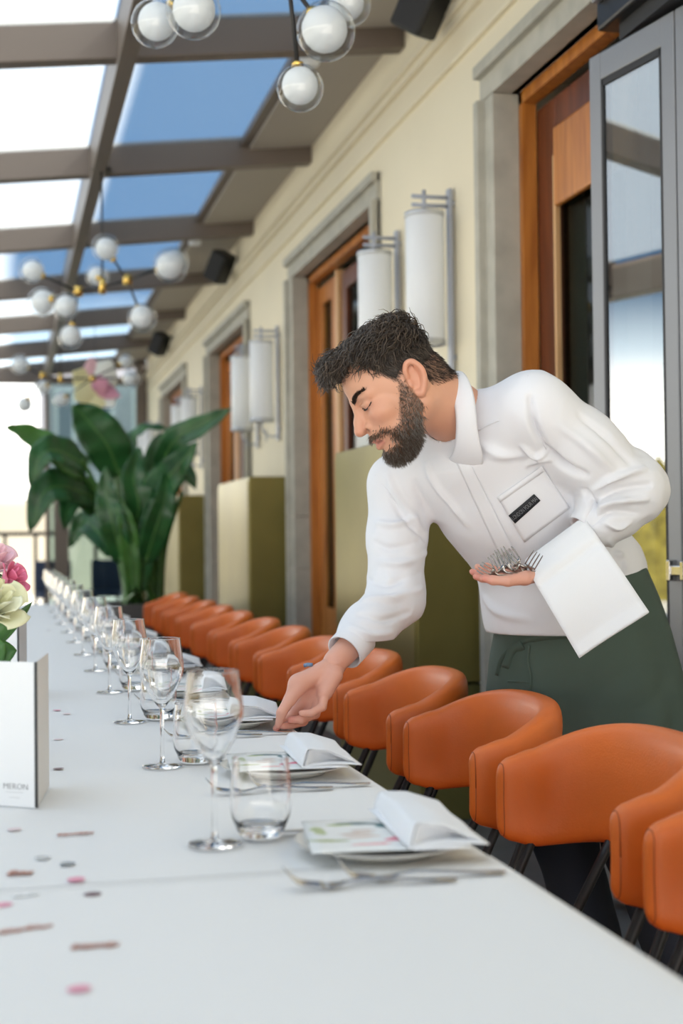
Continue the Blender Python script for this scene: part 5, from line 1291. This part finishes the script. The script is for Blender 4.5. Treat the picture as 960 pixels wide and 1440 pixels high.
FOLDS = [
 # right sleeve: rings of slack
 ([((0.5997,2.2212,1.1781),(1.0168,3.7663,1.1955)), ((0.6283,2.2143,1.1742),(1.0654,3.7547,1.1889)), ((0.6627,2.2057,1.1856),(1.1238,3.7401,1.2083))], .006, .010), ([((0.5926,2.2235,1.1463),(1.0048,3.7703,1.1416)), ((0.6223,2.2165,1.1342),(1.0552,3.7584,1.1211)), ((0.6682,2.2051,1.1478),(1.1331,3.7391,1.1442))], -.005, .010), ([((0.605,2.2211,1.1131),(1.0258,3.7663,1.0854)), ((0.6394,2.2128,1.1104),(1.0841,3.7522,1.0807)), ((0.6773,2.2033,1.1265),(1.1484,3.7361,1.108))], .006, .011),
 ([((0.5853,2.2265,1.0839),(0.9925,3.7753,1.0358)), ((0.6162,2.2191,1.0753),(1.0449,3.7629,1.0212)), ((0.6679,2.2062,1.0936),(1.1325,3.741,1.0522))], -.005, .010), ([((0.5782,2.2289,1.0486),(0.9805,3.7794,0.9759)), ((0.6195,2.2188,1.0516),(1.0505,3.7623,0.9811)), ((0.67,2.2062,1.0676),(1.1361,3.741,1.0082))], .007, .011), ([((0.57,2.2313,1.0251),(0.9666,3.7835,0.9361)), ((0.6101,2.2218,1.0164),(1.0345,3.7673,0.9213)), ((0.6503,2.2118,1.0277),(1.1027,3.7504,0.9406))], -.005, .009), ([((0.555,2.2354,1.0052),(0.9411,3.7904,0.9024)), ((0.587,2.2278,0.993),(0.9954,3.7776,0.8818)), ((0.6214,2.2194,0.995),(1.0537,3.7634,0.8851))], .005, .009),
 ([((0.6251,2.2142,1.219),(1.06,3.7545,1.265)), ((0.6512,2.2087,1.1775),(1.1043,3.7451,1.1945)), ((0.6774,2.2028,1.1501),(1.1487,3.7352,1.148))], -.007, .012), ([((0.6174,2.2153,1.2604),(1.0468,3.7563,1.3351)), ((0.6343,2.212,1.2189),(1.0756,3.7507,1.2648)), ((0.6684,2.2047,1.169),(1.1333,3.7383,1.1802))], .005, .014),
 # chest drag lines
 ([((0.6805,2.1997,1.2715),(1.1539,3.73,1.3539)), ((0.7031,2.195,1.23),(1.1923,3.722,1.2835)), ((0.7429,2.1864,1.1764),(1.2597,3.7074,1.1927))], .006, .014), ([((0.6631,2.2045,1.2422),(1.1244,3.7381,1.3042)), ((0.68,2.2013,1.1948),(1.153,3.7327,1.2239)), ((0.7254,2.1916,1.1295),(1.2301,3.7161,1.1131))], -.005, .014), ([((0.761,2.1794,1.3118),(1.2903,3.6955,1.4223)), ((0.7952,2.1716,1.2879),(1.3484,3.6822,1.3817)), ((0.8353,2.1618,1.2874),(1.4164,3.6657,1.3809))], .005, .014),
 ([((0.8474,2.1571,1.3816),(1.4369,3.6577,1.5407)), ((0.8551,2.1561,1.3344),(1.45,3.656,1.4605)), ((0.8732,2.1525,1.2964),(1.4807,3.6498,1.3962))], -.010, .010), ([((0.8732,2.1525,1.2964),(1.4807,3.6498,1.3962)), ((0.8983,2.1468,1.2726),(1.5232,3.6403,1.3557)), ((0.9348,2.1383,1.2533),(1.5852,3.6259,1.323))], -.014, .011), ([((0.8354,2.1615,1.3016),(1.4166,3.6652,1.4049)), ((0.8548,2.1571,1.2872),(1.4495,3.6577,1.3806)), ((0.8755,2.152,1.2917),(1.4845,3.6491,1.3882))], .007, .009), ([((0.8409,2.1608,1.2697),(1.4259,3.664,1.3508)), ((0.8639,2.155,1.2812),(1.4649,3.6541,1.3704)), ((0.8811,2.1509,1.2798),(1.4941,3.6471,1.3681))], .006, .009),
 # left sleeve: elbow creases
 ([((0.9496,2.1353,1.2272),(1.6101,3.6207,1.2788)), ((0.9807,2.1273,1.248),(1.6628,3.6072,1.3142)), ((1.03,2.1151,1.2616),(1.7466,3.5864,1.3372))], .009, .010), ([((0.946,2.1365,1.2095),(1.6041,3.6227,1.2488)), ((0.984,2.1269,1.2268),(1.6685,3.6065,1.2781)), ((1.0379,2.1137,1.2356),(1.7599,3.584,1.2931))], -.009, .009), ([((0.9528,2.1351,1.1965),(1.6157,3.6204,1.2267)), ((0.9873,2.1265,1.2079),(1.6741,3.6058,1.246)), ((1.0332,2.1153,1.2121),(1.7519,3.5868,1.2532))], .009, .009), ([((0.9458,2.1372,1.1741),(1.6038,3.624,1.1888)), ((0.9757,2.1296,1.1915),(1.6545,3.6111,1.2183)), ((1.0181,2.1194,1.1886),(1.7264,3.5937,1.2134))], -.007, .009),
 ([((0.9347,2.1389,1.2273),(1.5849,3.6268,1.279)), ((0.9494,2.1358,1.2036),(1.6099,3.6215,1.2388)), ((0.9412,2.1383,1.1742),(1.596,3.6259,1.1889))], -.010, .010), ([((0.8987,2.1456,1.3339),(1.5238,3.6381,1.4597)), ((0.9443,2.1352,1.2956),(1.6012,3.6206,1.3948)), ((0.9762,2.1281,1.2622),(1.6552,3.6086,1.3382))], .006, .014), ([((0.9274,2.1382,1.3512),(1.5726,3.6257,1.4891)), ((0.9673,2.1292,1.3189),(1.6403,3.6103,1.4344)), ((1.0072,2.1204,1.2737),(1.7078,3.5954,1.3576))], -.005, .013), ([((0.9664,2.1322,1.1739),(1.6387,3.6155,1.1884)), ((0.987,2.1274,1.1654),(1.6736,3.6073,1.1741)), ((1.0066,2.1225,1.1734),(1.7068,3.599,1.1877))], .006, .008),
 # waist
 ([((0.972,2.1314,1.1444),(1.6481,3.6142,1.1383)), ((0.989,2.1278,1.1206),(1.677,3.6079,1.098)), ((1.0003,2.1255,1.0969),(1.6962,3.6041,1.0578))], .006, .010), ([((0.9547,2.1359,1.1328),(1.6189,3.6217,1.1187)), ((0.966,2.1337,1.1032),(1.638,3.618,1.0685)), ((0.9865,2.1291,1.0829),(1.6728,3.6102,1.0341))], -.005, .010), ([((0.7708,2.1821,1.0523),(1.307,3.7,0.9822)), ((0.7936,2.177,1.0284),(1.3456,3.6914,0.9418)), ((0.8394,2.1661,1.0161),(1.4233,3.673,0.9209))], .005, .014), ([((0.7253,2.1922,1.1),(1.2298,3.7172,1.0631)), ((0.7539,2.1854,1.0926),(1.2783,3.7057,1.0505)), ((0.7825,2.1786,1.0852),(1.3268,3.6941,1.038))], -.006, .010)]
for r, a, s_ in FOLDS: fold([(q[0], q[1]) for q in r], a * 2.0, s_ * 0.75)
sv = sv + nv_ * disp[:, None]
shirt = np_mesh('shirt', sv, sf, M_shirt, person)
sb = BVHTree.FromPolygons([tuple(p) for p in sv.tolist()], sf.tolist())
# strips laid on the shirt: placket, pocket, badge
def patch(name, corners, nu, nv, m, lift, thick, parent, edge=0.0):
    """quad of rays (tl, tr, br, bl) projected on the shirt"""
    c = [[A3(q) for q in k] for k in corners]; V = []
    for j in range(nv + 1):
        for i in range(nu + 1):
            u, v = i / nu, j / nv; w = ((1 - u) * (1 - v), u * (1 - v), u * v, (1 - u) * v)
            a = sum(w[k] * c[k][0] for k in range(4)); b = sum(w[k] * c[k][1] for k in range(4)); p, n, d = hit(a, b)
            if p is None: p = a + (b - a) * 0.45; n = d = nrm(a - b)
            if n @ d < 0: n = -n
            V.append(p + nrm(n + 0.5 * d) * lift)
    V = np.array(V).reshape(nv + 1, nu + 1, 3)
    for _ in range(2):
        W = V.copy(); W[1:-1] = (V[:-2] + 2 * V[1:-1] + V[2:]) / 4; V = W
    F = [(j * (nu + 1) + i, j * (nu + 1) + i + 1, (j + 1) * (nu + 1) + i + 1, (j + 1) * (nu + 1) + i) for j in range(nv) for i in range(nu)]
    o = from_py(name, V.reshape(-1, 3), F, m, parent, True); solidify(o, thick, 0); return o
patch('placket', [((0.723,2.1891,1.2887),(1.226,3.7119,1.3831)), ((0.7402,2.1848,1.2956),(1.2552,3.7046,1.3948)), ((0.8195,2.1687,1.1319),(1.3895,3.6774,1.1173)), ((0.7987,2.174,1.118),(1.3544,3.6864,1.0937))], 5, 30, M_shirt, 0.0022, 0.0016, shirt)
patch('pocket', [((0.7948,2.173,1.2171),(1.3476,3.6847,1.2617)), ((0.8662,2.1547,1.2694),(1.4687,3.6536,1.3503)), ((0.9104,2.1453,1.1993),(1.5438,3.6377,1.2315)), ((0.8367,2.1643,1.1435),(1.4188,3.6699,1.1369))], 14, 14, M_shirt, 0.0024, 0.0016, shirt)
patch('pocket_hem', [((0.7936,2.1733,1.2183),(1.3457,3.6852,1.2637)), ((0.8662,2.1547,1.2706),(1.4687,3.6536,1.3523)), ((0.8707,2.1537,1.2623),(1.4764,3.652,1.3383)), ((0.7982,2.1724,1.21),(1.3534,3.6836,1.2497))], 14, 2, M_shirt, 0.0042, 0.0014, shirt)
M_label = mat('black_label', (0.008, 0.010, 0.014), 0.6)
badge = patch('name_badge', [((0.8118,2.1695,1.1886),(1.3765,3.6787,1.2134)), ((0.8521,2.159,1.2235),(1.4449,3.6609,1.2726)), ((0.8624,2.1567,1.2128),(1.4623,3.657,1.2544)), ((0.822,2.1672,1.1755),(1.3939,3.6749,1.1912))], 8, 3, M_label, 0.0058, 0.0014, shirt)
bv = [v.co.copy() for v in badge.data.vertices]; b0, b1, b2 = bv[0], bv[8], bv[-9]
bx = (b1 - b0); bw = bx.length; bx = bx.normalized(); by = (b0 - b2); bh = by.length; by = (by - bx * by.dot(bx)).normalized(); bz = bx.cross(by)
ctr = (bv[0] + bv[8] + bv[-1] + bv[-9]) / 4 + bz * 0.02
lett = text_obj('badge_lettering', 'LONDON POUR MAI', bh * 0.62, mat('grey_lettering', (0.55, 0.57, 0.6), 0.6), badge, Matrix.Translation(ctr) @ Matrix((bx, by, bz)).transposed().to_4x4() @ Matrix.Diagonal((min(1.0, bw / (bh * 6.0)), 1, 1, 1)), 0.0002)
bb = BVHTree.FromPolygons([tuple(q) for q in bv], [tuple(p.vertices) for p in badge.data.polygons])
for vv in lett.data.vertices:
    q = bb.ray_cast(vv.co + bz * 0.02, -bz)[0]
    if q is not None: vv.co = q + bz * 0.0012
# stitched seams of the shirt
def seam(name, rays):
    pts = [hit(a, b)[0] for a, b in rays]; pts = [q for q in pts if q is not None]
    if len(pts) > 1: tube(name, spline(pts, 5), 0.0013, M_shirt, shirt, 5)
seam('armhole_seam', [((0.8442,2.1571,1.4194),(1.4314,3.6577,1.6047)), ((0.8508,2.1562,1.3816),(1.4427,3.6562,1.5406)), ((0.8585,2.1553,1.3343),(1.4558,3.6546,1.4605)), ((0.8732,2.1525,1.2964),(1.4807,3.6498,1.3962))])
seam('yoke_seam', [((0.7634,2.1785,1.3283),(1.2944,3.694,1.4503)), ((0.7956,2.1704,1.3445),(1.349,3.6802,1.4777)), ((0.8472,2.1577,1.3521),(1.4365,3.6587,1.4907))])
seam('armhole_seam', [((0.5967,2.2203,1.2571),(1.0118,3.7649,1.3295)), ((0.6172,2.2159,1.2309),(1.0465,3.7574,1.2851)), ((0.6342,2.2123,1.2048),(1.0754,3.7512,1.2408)), ((0.6684,2.2047,1.169),(1.1333,3.7383,1.1802))])
seam('placket_stitch', [((0.7436,2.1843,1.2767),(1.2608,3.7038,1.3627)), ((0.7718,2.1786,1.2174),(1.3088,3.6942,1.2622)), ((0.8001,2.1729,1.1557),(1.3567,3.6845,1.1576)), ((0.8126,2.1704,1.132),(1.3778,3.6802,1.1174))])
# collar
n_ = nrm(A3((0.8201,2.8528,1.4056)) - A3((0.939,2.8548,1.4085))); cc = A3((0.9512,2.8621,1.4077))
e0 = A3((0.9537,2.8736,1.3156)) - A3((0.9406,2.8595,1.4089)); e0 = nrm(e0 - n_ * (e0 @ n_)); e1 = np.cross(n_, e0)
if e1 @ tocam < 0: e1 = -e1
def collar(u, v):
    ph = math.radians(-168 + 336 * u); ph = ph + PI                       # opening at the front (e0)
    c, s = math.cos(ph), math.sin(ph); e = e0 * c * 1.04 + e1 * s * 0.98
    fr = abs(((ph - 0) + PI) % (2 * PI) - PI) / PI                         # 0 at front, 1 at back
    dip = -n_ * 0.012 * (1 - fr) ** 2
    tipL = 0.036 + 0.024 * math.exp(-((fr - 0.20) / 0.17) ** 2)
    if v < 0.4: t = v / 0.4; p = cc + e * (0.096 - 0.018 * t) + n_ * (-0.012 + 0.038 * t) + dip
    elif v < 0.5: t = (v - 0.4) / 0.1; p = cc + e * (0.078 + 0.007 * t) + n_ * (0.026 + 0.003 * math.sin(PI * t)) + dip
    else:
        t = (v - 0.5) / 0.5; p = cc + e * (0.085 + tipL * 0.42 * t + 0.005 * math.sin(PI * t)) + n_ * (0.026 - tipL * 0.98 * t) + dip
    return tuple(p)
V, F = grid_vf(collar, 60, 16); solidify(from_py('collar', V, F, M_shirt, shirt, True), 0.0018, 0)
# cuffs
def cuff(c, d, r, L):
    q = Vector(d).to_track_quat('Z', 'Y').to_matrix(); V = []; F = []; n = 40
    for (rr, z) in ((r, -L), (r + 0.003, -L + 0.002), (r + 0.003, 0), (r, 0.001), (r - 0.002, -L)):
        for k in range(n): a = 2 * PI * k / n; V.append(Vector(c) + q @ Vector((rr * math.cos(a), rr * math.sin(a), z)))
    for i in range(4):
        for k in range(n): a = i * n + k; b = i * n + (k + 1) % n; F.append((a, b, b + n, a + n))
    from_py('cuff', V, F, M_shirt, shirt, True)
cuff(cR, dR, 0.0385, 0.062); cuff(cL, dL, 0.0405, 0.055)
# bracelet and watch strap on the reaching wrist
bq = nrm(A3((0.6204,2.8702,0.8876)) - A3((0.6626,2.8603,0.8691)))
tube('bracelet', [(0.6162,2.8867,0.8833), (0.6225,2.88,0.8859), (0.6307,2.8749,0.8853)], 0.0042, mat('blue_bracelet', (0.16, 0.24, 0.38), 0.5), person, 8)
tube('wrist_tattoo', [(0.6605,2.8644,0.8688), (0.6641,2.8601,0.8615), (0.6665,2.8576,0.8527)], 0.0022, mat('dark_band', (0.03, 0.035, 0.035), 0.7), person, 8)

# apron: a wrapped skirt with folds
M_apron = mat('green_apron_cloth', (0.062, 0.092, 0.072), 0.85, bump=0.15, bscale=600, var=0.06, vscale=8)
M_navy = mat('navy_trousers', (0.008, 0.010, 0.020), 0.8)
def ring_pts(front, back, side, n=72, k=0.0, seed=0.0):
    f, b = A3(front), A3(back); c = (f + b) / 2; e = (f - b) / 2; sd = A3(side); out = []
    for i in range(n):
        a = 2 * PI * i / n; ca, sa = math.cos(a), math.sin(a)
        p = c + e * math.copysign(abs(ca) ** 0.9, ca) + sd * math.copysign(abs(sa) ** 0.9, sa); rad = nrm(A3((p[0] - c[0], p[1] - c[1], 0)))
        out.append(p + rad * k * (math.sin(a * 7 + seed) * 0.6 + math.sin(a * 12 + seed * 2.3) * 0.4))
    return out
rows = [
 ((1.1363,3.1044,0.9282), (1.4367,2.9872,1.0869), (-0.040, -0.150, 0.0), 0.000), ((1.1283,3.1168,0.9192), (1.4496,2.9843,1.0768), (-0.042, -0.158, 0.0), 0.001), ((1.1214,3.13,0.856), (1.4857,2.9974,1.0092), (-0.045, -0.172, 0.0), 0.003),
 ((1.1194,3.1423,0.7788), (1.5205,3.0111,0.9289), (-0.048, -0.190, 0.0), 0.005), ((1.1172,3.1446,0.6855), (1.5554,3.0254,0.8173), (-0.050, -0.215, 0.0), 0.008), ((1.1129,3.117,0.572), (1.5631,3.0055,0.6846), (-0.052, -0.250, 0.0), 0.011),
 ((1.115,3.0766,0.5041), (1.5514,2.9692,0.5822), (-0.055, -0.275, 0.0), 0.014)]
R_ = [ring_pts(a, b, s, k=k, seed=0.5 + 0.12 * i) for i, (a, b, s, k) in enumerate(rows)]
V = []; sub = 8; n = 72
for i in range(len(R_) - 1):
    for q in range(sub):
        t = q / sub
        V += [R_[i][j] * (1 - t) + R_[i + 1][j] * t for j in range(n)]
V += R_[-1]; m = (len(R_) - 1) * sub + 1
V = np.array(V); cx_, cy_ = V[:, 0].mean(), V[:, 1].mean()
# diagonal drag folds from the hip to the front hem
for j in range(len(V)):
    p = V[j]; w = 0.020 * smoothstep(1.20, 1.34, p[0]) * (abs(math.sin(30 * (p[2] - 0.75 * (p[0] - 1.3)) + 1.6 * math.sin(p[1] * 5 + 1))) ** 0.7 - 0.5) * (0.5 + 0.5 * math.sin(9 * p[2] + 6 * p[0])) * smoothstep(1.0, 0.88, p[2]); rad = nrm(A3((p[0] - cx_, p[1] - cy_, 0))); V[j] = p + rad * w
F = [(i * n + j, i * n + (j + 1) % n, (i + 1) * n + (j + 1) % n, (i + 1) * n + j) for i in range(m - 1) for j in range(n)]
apron = from_py('apron', V, F, M_apron, person, True); solidify(apron, 0.003, -1)
ab = BVHTree.FromPolygons([tuple(p) for p in V.tolist()], F)
def on_apron(r, lift):
    p, nn, d = hit(r[0], r[1], ab)
    if p is None: return A3(r[0]) * 0.4 + A3(r[1]) * 0.6
    return p + d * lift
def apron_strip(name, rays, w, lift, m=M_apron):
    pts = [on_apron(r, lift) for r in rays]; pts = [A3(q) for q in spline(pts, 6)]; V = []
    for i, p in enumerate(pts):
        t = nrm(pts[min(len(pts) - 1, i + 1)] - pts[max(0, i - 1)]); s = nrm(np.cross(t, tocam)); V += [p - s * w, p + s * w]
    F = [(2 * i, 2 * i + 1, 2 * i + 3, 2 * i + 2) for i in range(len(pts) - 1)]
    solidify(from_py(name, V, F, m, apron, True), 0.0025, 0)
apron_strip('waist_tie', [((0.7929,2.1792,0.9223),(1.3445,3.6952,0.7618)), ((0.8023,2.1764,0.9517),(1.3604,3.6904,0.8117)), ((0.8253,2.1704,0.9727),(1.3995,3.6802,0.8472)), ((0.8621,2.1612,0.9852),(1.4618,3.6647,0.8685)), ((0.908,2.15,0.9882),(1.5396,3.6457,0.8736))], 0.008, 0.006)
apron_strip('waist_tie', [((0.8068,2.1756,0.934),(1.368,3.6891,0.7816)), ((0.8184,2.1722,0.9633),(1.3877,3.6834,0.8313)), ((0.8334,2.1685,0.9714),(1.4131,3.6769,0.8451))], 0.012, 0.009)
apron_strip('tie_end', [((0.8437,2.1659,0.9713),(1.4306,3.6727,0.8449)), ((0.8412,2.167,0.9454),(1.4264,3.6746,0.8009)), ((0.8456,2.1666,0.9158),(1.4339,3.6737,0.7508)), ((0.8408,2.1684,0.8805),(1.4257,3.6769,0.6909))], 0.0028, 0.006)
apron_strip('pocket_edge', [((0.7814,2.1823,0.9083),(1.3249,3.7004,0.7381)), ((0.8101,2.1752,0.9127),(1.3736,3.6885,0.7455)), ((0.8444,2.167,0.9099),(1.4319,3.6744,0.7409))], 0.0022, 0.004)
# trousers and shoes
T = Field((0.98, 2.40, 0.02), (1.72, 3.45, 0.98), 0.010)
for a, b, c in ((hipR, kneeR, anR), (hipL, kneeL, anL)): T.chain([a, b, c], [0.088, 0.076, 0.074], 0.04)
T.warp(lambda X, Y, Z: 0.004 * lump(X, Y, Z, 35, 1.1))
tv, tf = T.mesh(2); np_mesh('trousers', tv, tf, M_navy, person)
for an, kn in ((anR, kneeR), (anL, kneeL)):
    Sh = Field(an + A3((-0.28, -0.16, -0.085)), an + A3((0.12, 0.16, 0.10)), 0.007)
    Sh.cone(an + A3((0.02, 0.005, -0.03)), an + A3((-0.17, -0.05, -0.045)), 0.045, 0.04, 0.03); Sh.cone(an + A3((0.015, 0, 0.05)), an + A3((0.01, 0, -0.03)), 0.05, 0.048, 0.02)
    X, Y, Z = Sh._pts(tuple(slice(0, q) for q in Sh.f.shape)); Sh.f = np.maximum(Sh.f, (0.002 - Z + 0 * Sh.f).astype(np.float32))
    v, f = Sh.mesh(1); np_mesh('shoe', v, f, mat('black_shoe_leather', (0.012, 0.012, 0.012), 0.4), person)

# ================================================================ WHAT HE HOLDS: SERVICE CLOTH AND FORKS
def service(u, v):
    cr0, cr1 = A3((1.0707,2.7672,1.0896)), A3((1.1999,2.7443,1.1863)); e0_, e1_ = A3((1.1427,2.6556,0.9023)), A3((1.2845,2.6246,0.9953))
    b0_, b1_ = A3((1.1169,2.8289,1.0478)), A3((1.2506,2.8051,1.1296))
    top = cr0 * (1 - u) + cr1 * u; end = e0_ * (1 - u) + e1_ * u; bk = b0_ * (1 - u) + b1_ * u
    if v < 0.2: t = v / 0.2; p = bk * (1 - t) + top * t + A3((0, 0, 0.030)) * math.sin(PI * t * 0.92)
    else:
        t = (v - 0.2) / 0.8; p = top * (1 - t) + end * t + tocam * (0.016 * math.sin(PI * min(1, t * 1.15)) + 0.026 * min(1, t / 0.13) ** 0.5 * (1 - t) - 0.007 * math.exp(-((t - 0.22) / 0.035) ** 2)) + tocam * 0.004 * math.sin(u * 5 + t * 3)
    return p
cl = thing('service_cloth', 'folded white service cloth draped over the waiter\'s left forearm', 'cloth', (1.1457,2.708,1.0835))
CO = A3(cl.location)
for name, sh, vmax, du in (('outer_layer', 0.0, 1.0, 0.0), ('middle_layer', -0.005, 0.985, 0.012), ('inner_layer', -0.010, 1.012, -0.006)):
    V, F = grid_vf(lambda u, v: tuple(service(min(1, max(0, u * (1 - abs(du)) + (du if du > 0 else 0))), 0.02 + v * (vmax - 0.02)) + tocam * sh - CO), 16, 44)
    solidify(from_py(name, V, F, M_napkin, cl, True), 0.0016, 0)
def held_fork(hend, root, tip, lab):
    hend, root, tip = Vector(hend), Vector(root), Vector(tip); hx = (tip - root).normalized()
    p = spline([hend, hend.lerp(root, 0.5), root.lerp(hend, 0.10) - hx * 0.0, root + hx * 0.016], 5); V = []; F = []
    nml = (root - hend).cross(hx); 
    side = (Vector(tocam) * 0.25 + hx.cross(Vector(tocam))); side = (side - hx * side.dot(hx)).normalized()
    n = len(p); ws = np.interp(np.linspace(0, 1, n), [0, .05, .3, .75, .85, .93, 1], [.005, .0085, .007, .0034, .0036, .010, .0125]); hs_ = np.interp(np.linspace(0, 1, n), [0, .1, .8, 1], [.0014, .0017, .0018, .0011])
    for i, q in enumerate(p):
        t = (p[min(n - 1, i + 1)] - p[max(0, i - 1)]).normalized(); sd = (side - t * side.dot(t)).normalized(); u = t.cross(sd)
        for k in range(10): a = 2 * PI * k / 10; V.append(q + sd * (ws[i] * math.cos(a)) + u * (hs_[i] * math.sin(a)))
    for i in range(n - 1):
        for k in range(10): a = i * 10 + k; b = i * 10 + (k + 1) % 10; F.append((a, b, b + 10, a + 10))
    F.append(tuple(range(10))[::-1]); F.append(tuple((n - 1) * 10 + k for k in range(10)))
    st = root + hx * 0.014; up_ = side.cross(hx); L = (tip - root).length
    if up_.z < 0: up_ = -up_
    for q in range(4):
        y = (-0.0114 + 0.0076 * q)
        tube_vf(spline([st + side * y, st + side * y * .98 + hx * (L * .35) - up_ * .003, st + side * y * .95 + hx * (L * .68) - up_ * .002, tip + side * y * .9], 3), [0.0014] * 7 + [0.0012, 0.0010, 0.0007], 6, True, V, F)
    O = Vector(root); o = from_py('fork', [v - O for v in V], F, mat('dark_steel', (0.34, 0.33, 0.32), 0.18, 1.0), None, True); o.location = O
    tag(o, 'steel ' + lab, 'fork', 'forks in the waiter\'s left hand')
for hend, root, tip, lab in (
 ((1.1595,2.7563,1.0733), (0.9989,2.7418,1.0689), (0.9657,2.7536,1.09), 'leftmost fork of the bunch, over the fingertips'), ((1.1763,2.7572,1.0821), (1.0179,2.7547,1.0727), (0.9986,2.774,1.1147), 'second fork from the left in the bunch, tines steep'),
 ((1.1871,2.7596,1.0864), (1.0316,2.7615,1.0798), (1.0184,2.7843,1.1279), 'tallest fork at the back of the bunch'), ((1.198,2.762,1.0938), (1.0525,2.7491,1.0857), (1.0308,2.766,1.1248), 'fork leaning left over the others, back of the bunch'),
 ((1.1883,2.7512,1.0835), (1.0477,2.7288,1.0758), (1.0215,2.7377,1.1072), 'fork in the front right of the bunch'),

 ((1.2051,2.7637,1.0785), (1.0622,2.7335,1.0799), (1.0696,2.6867,1.1189), 'rightmost fork, its tines against the service cloth')):
    held_fork(hend, root, tip, lab)
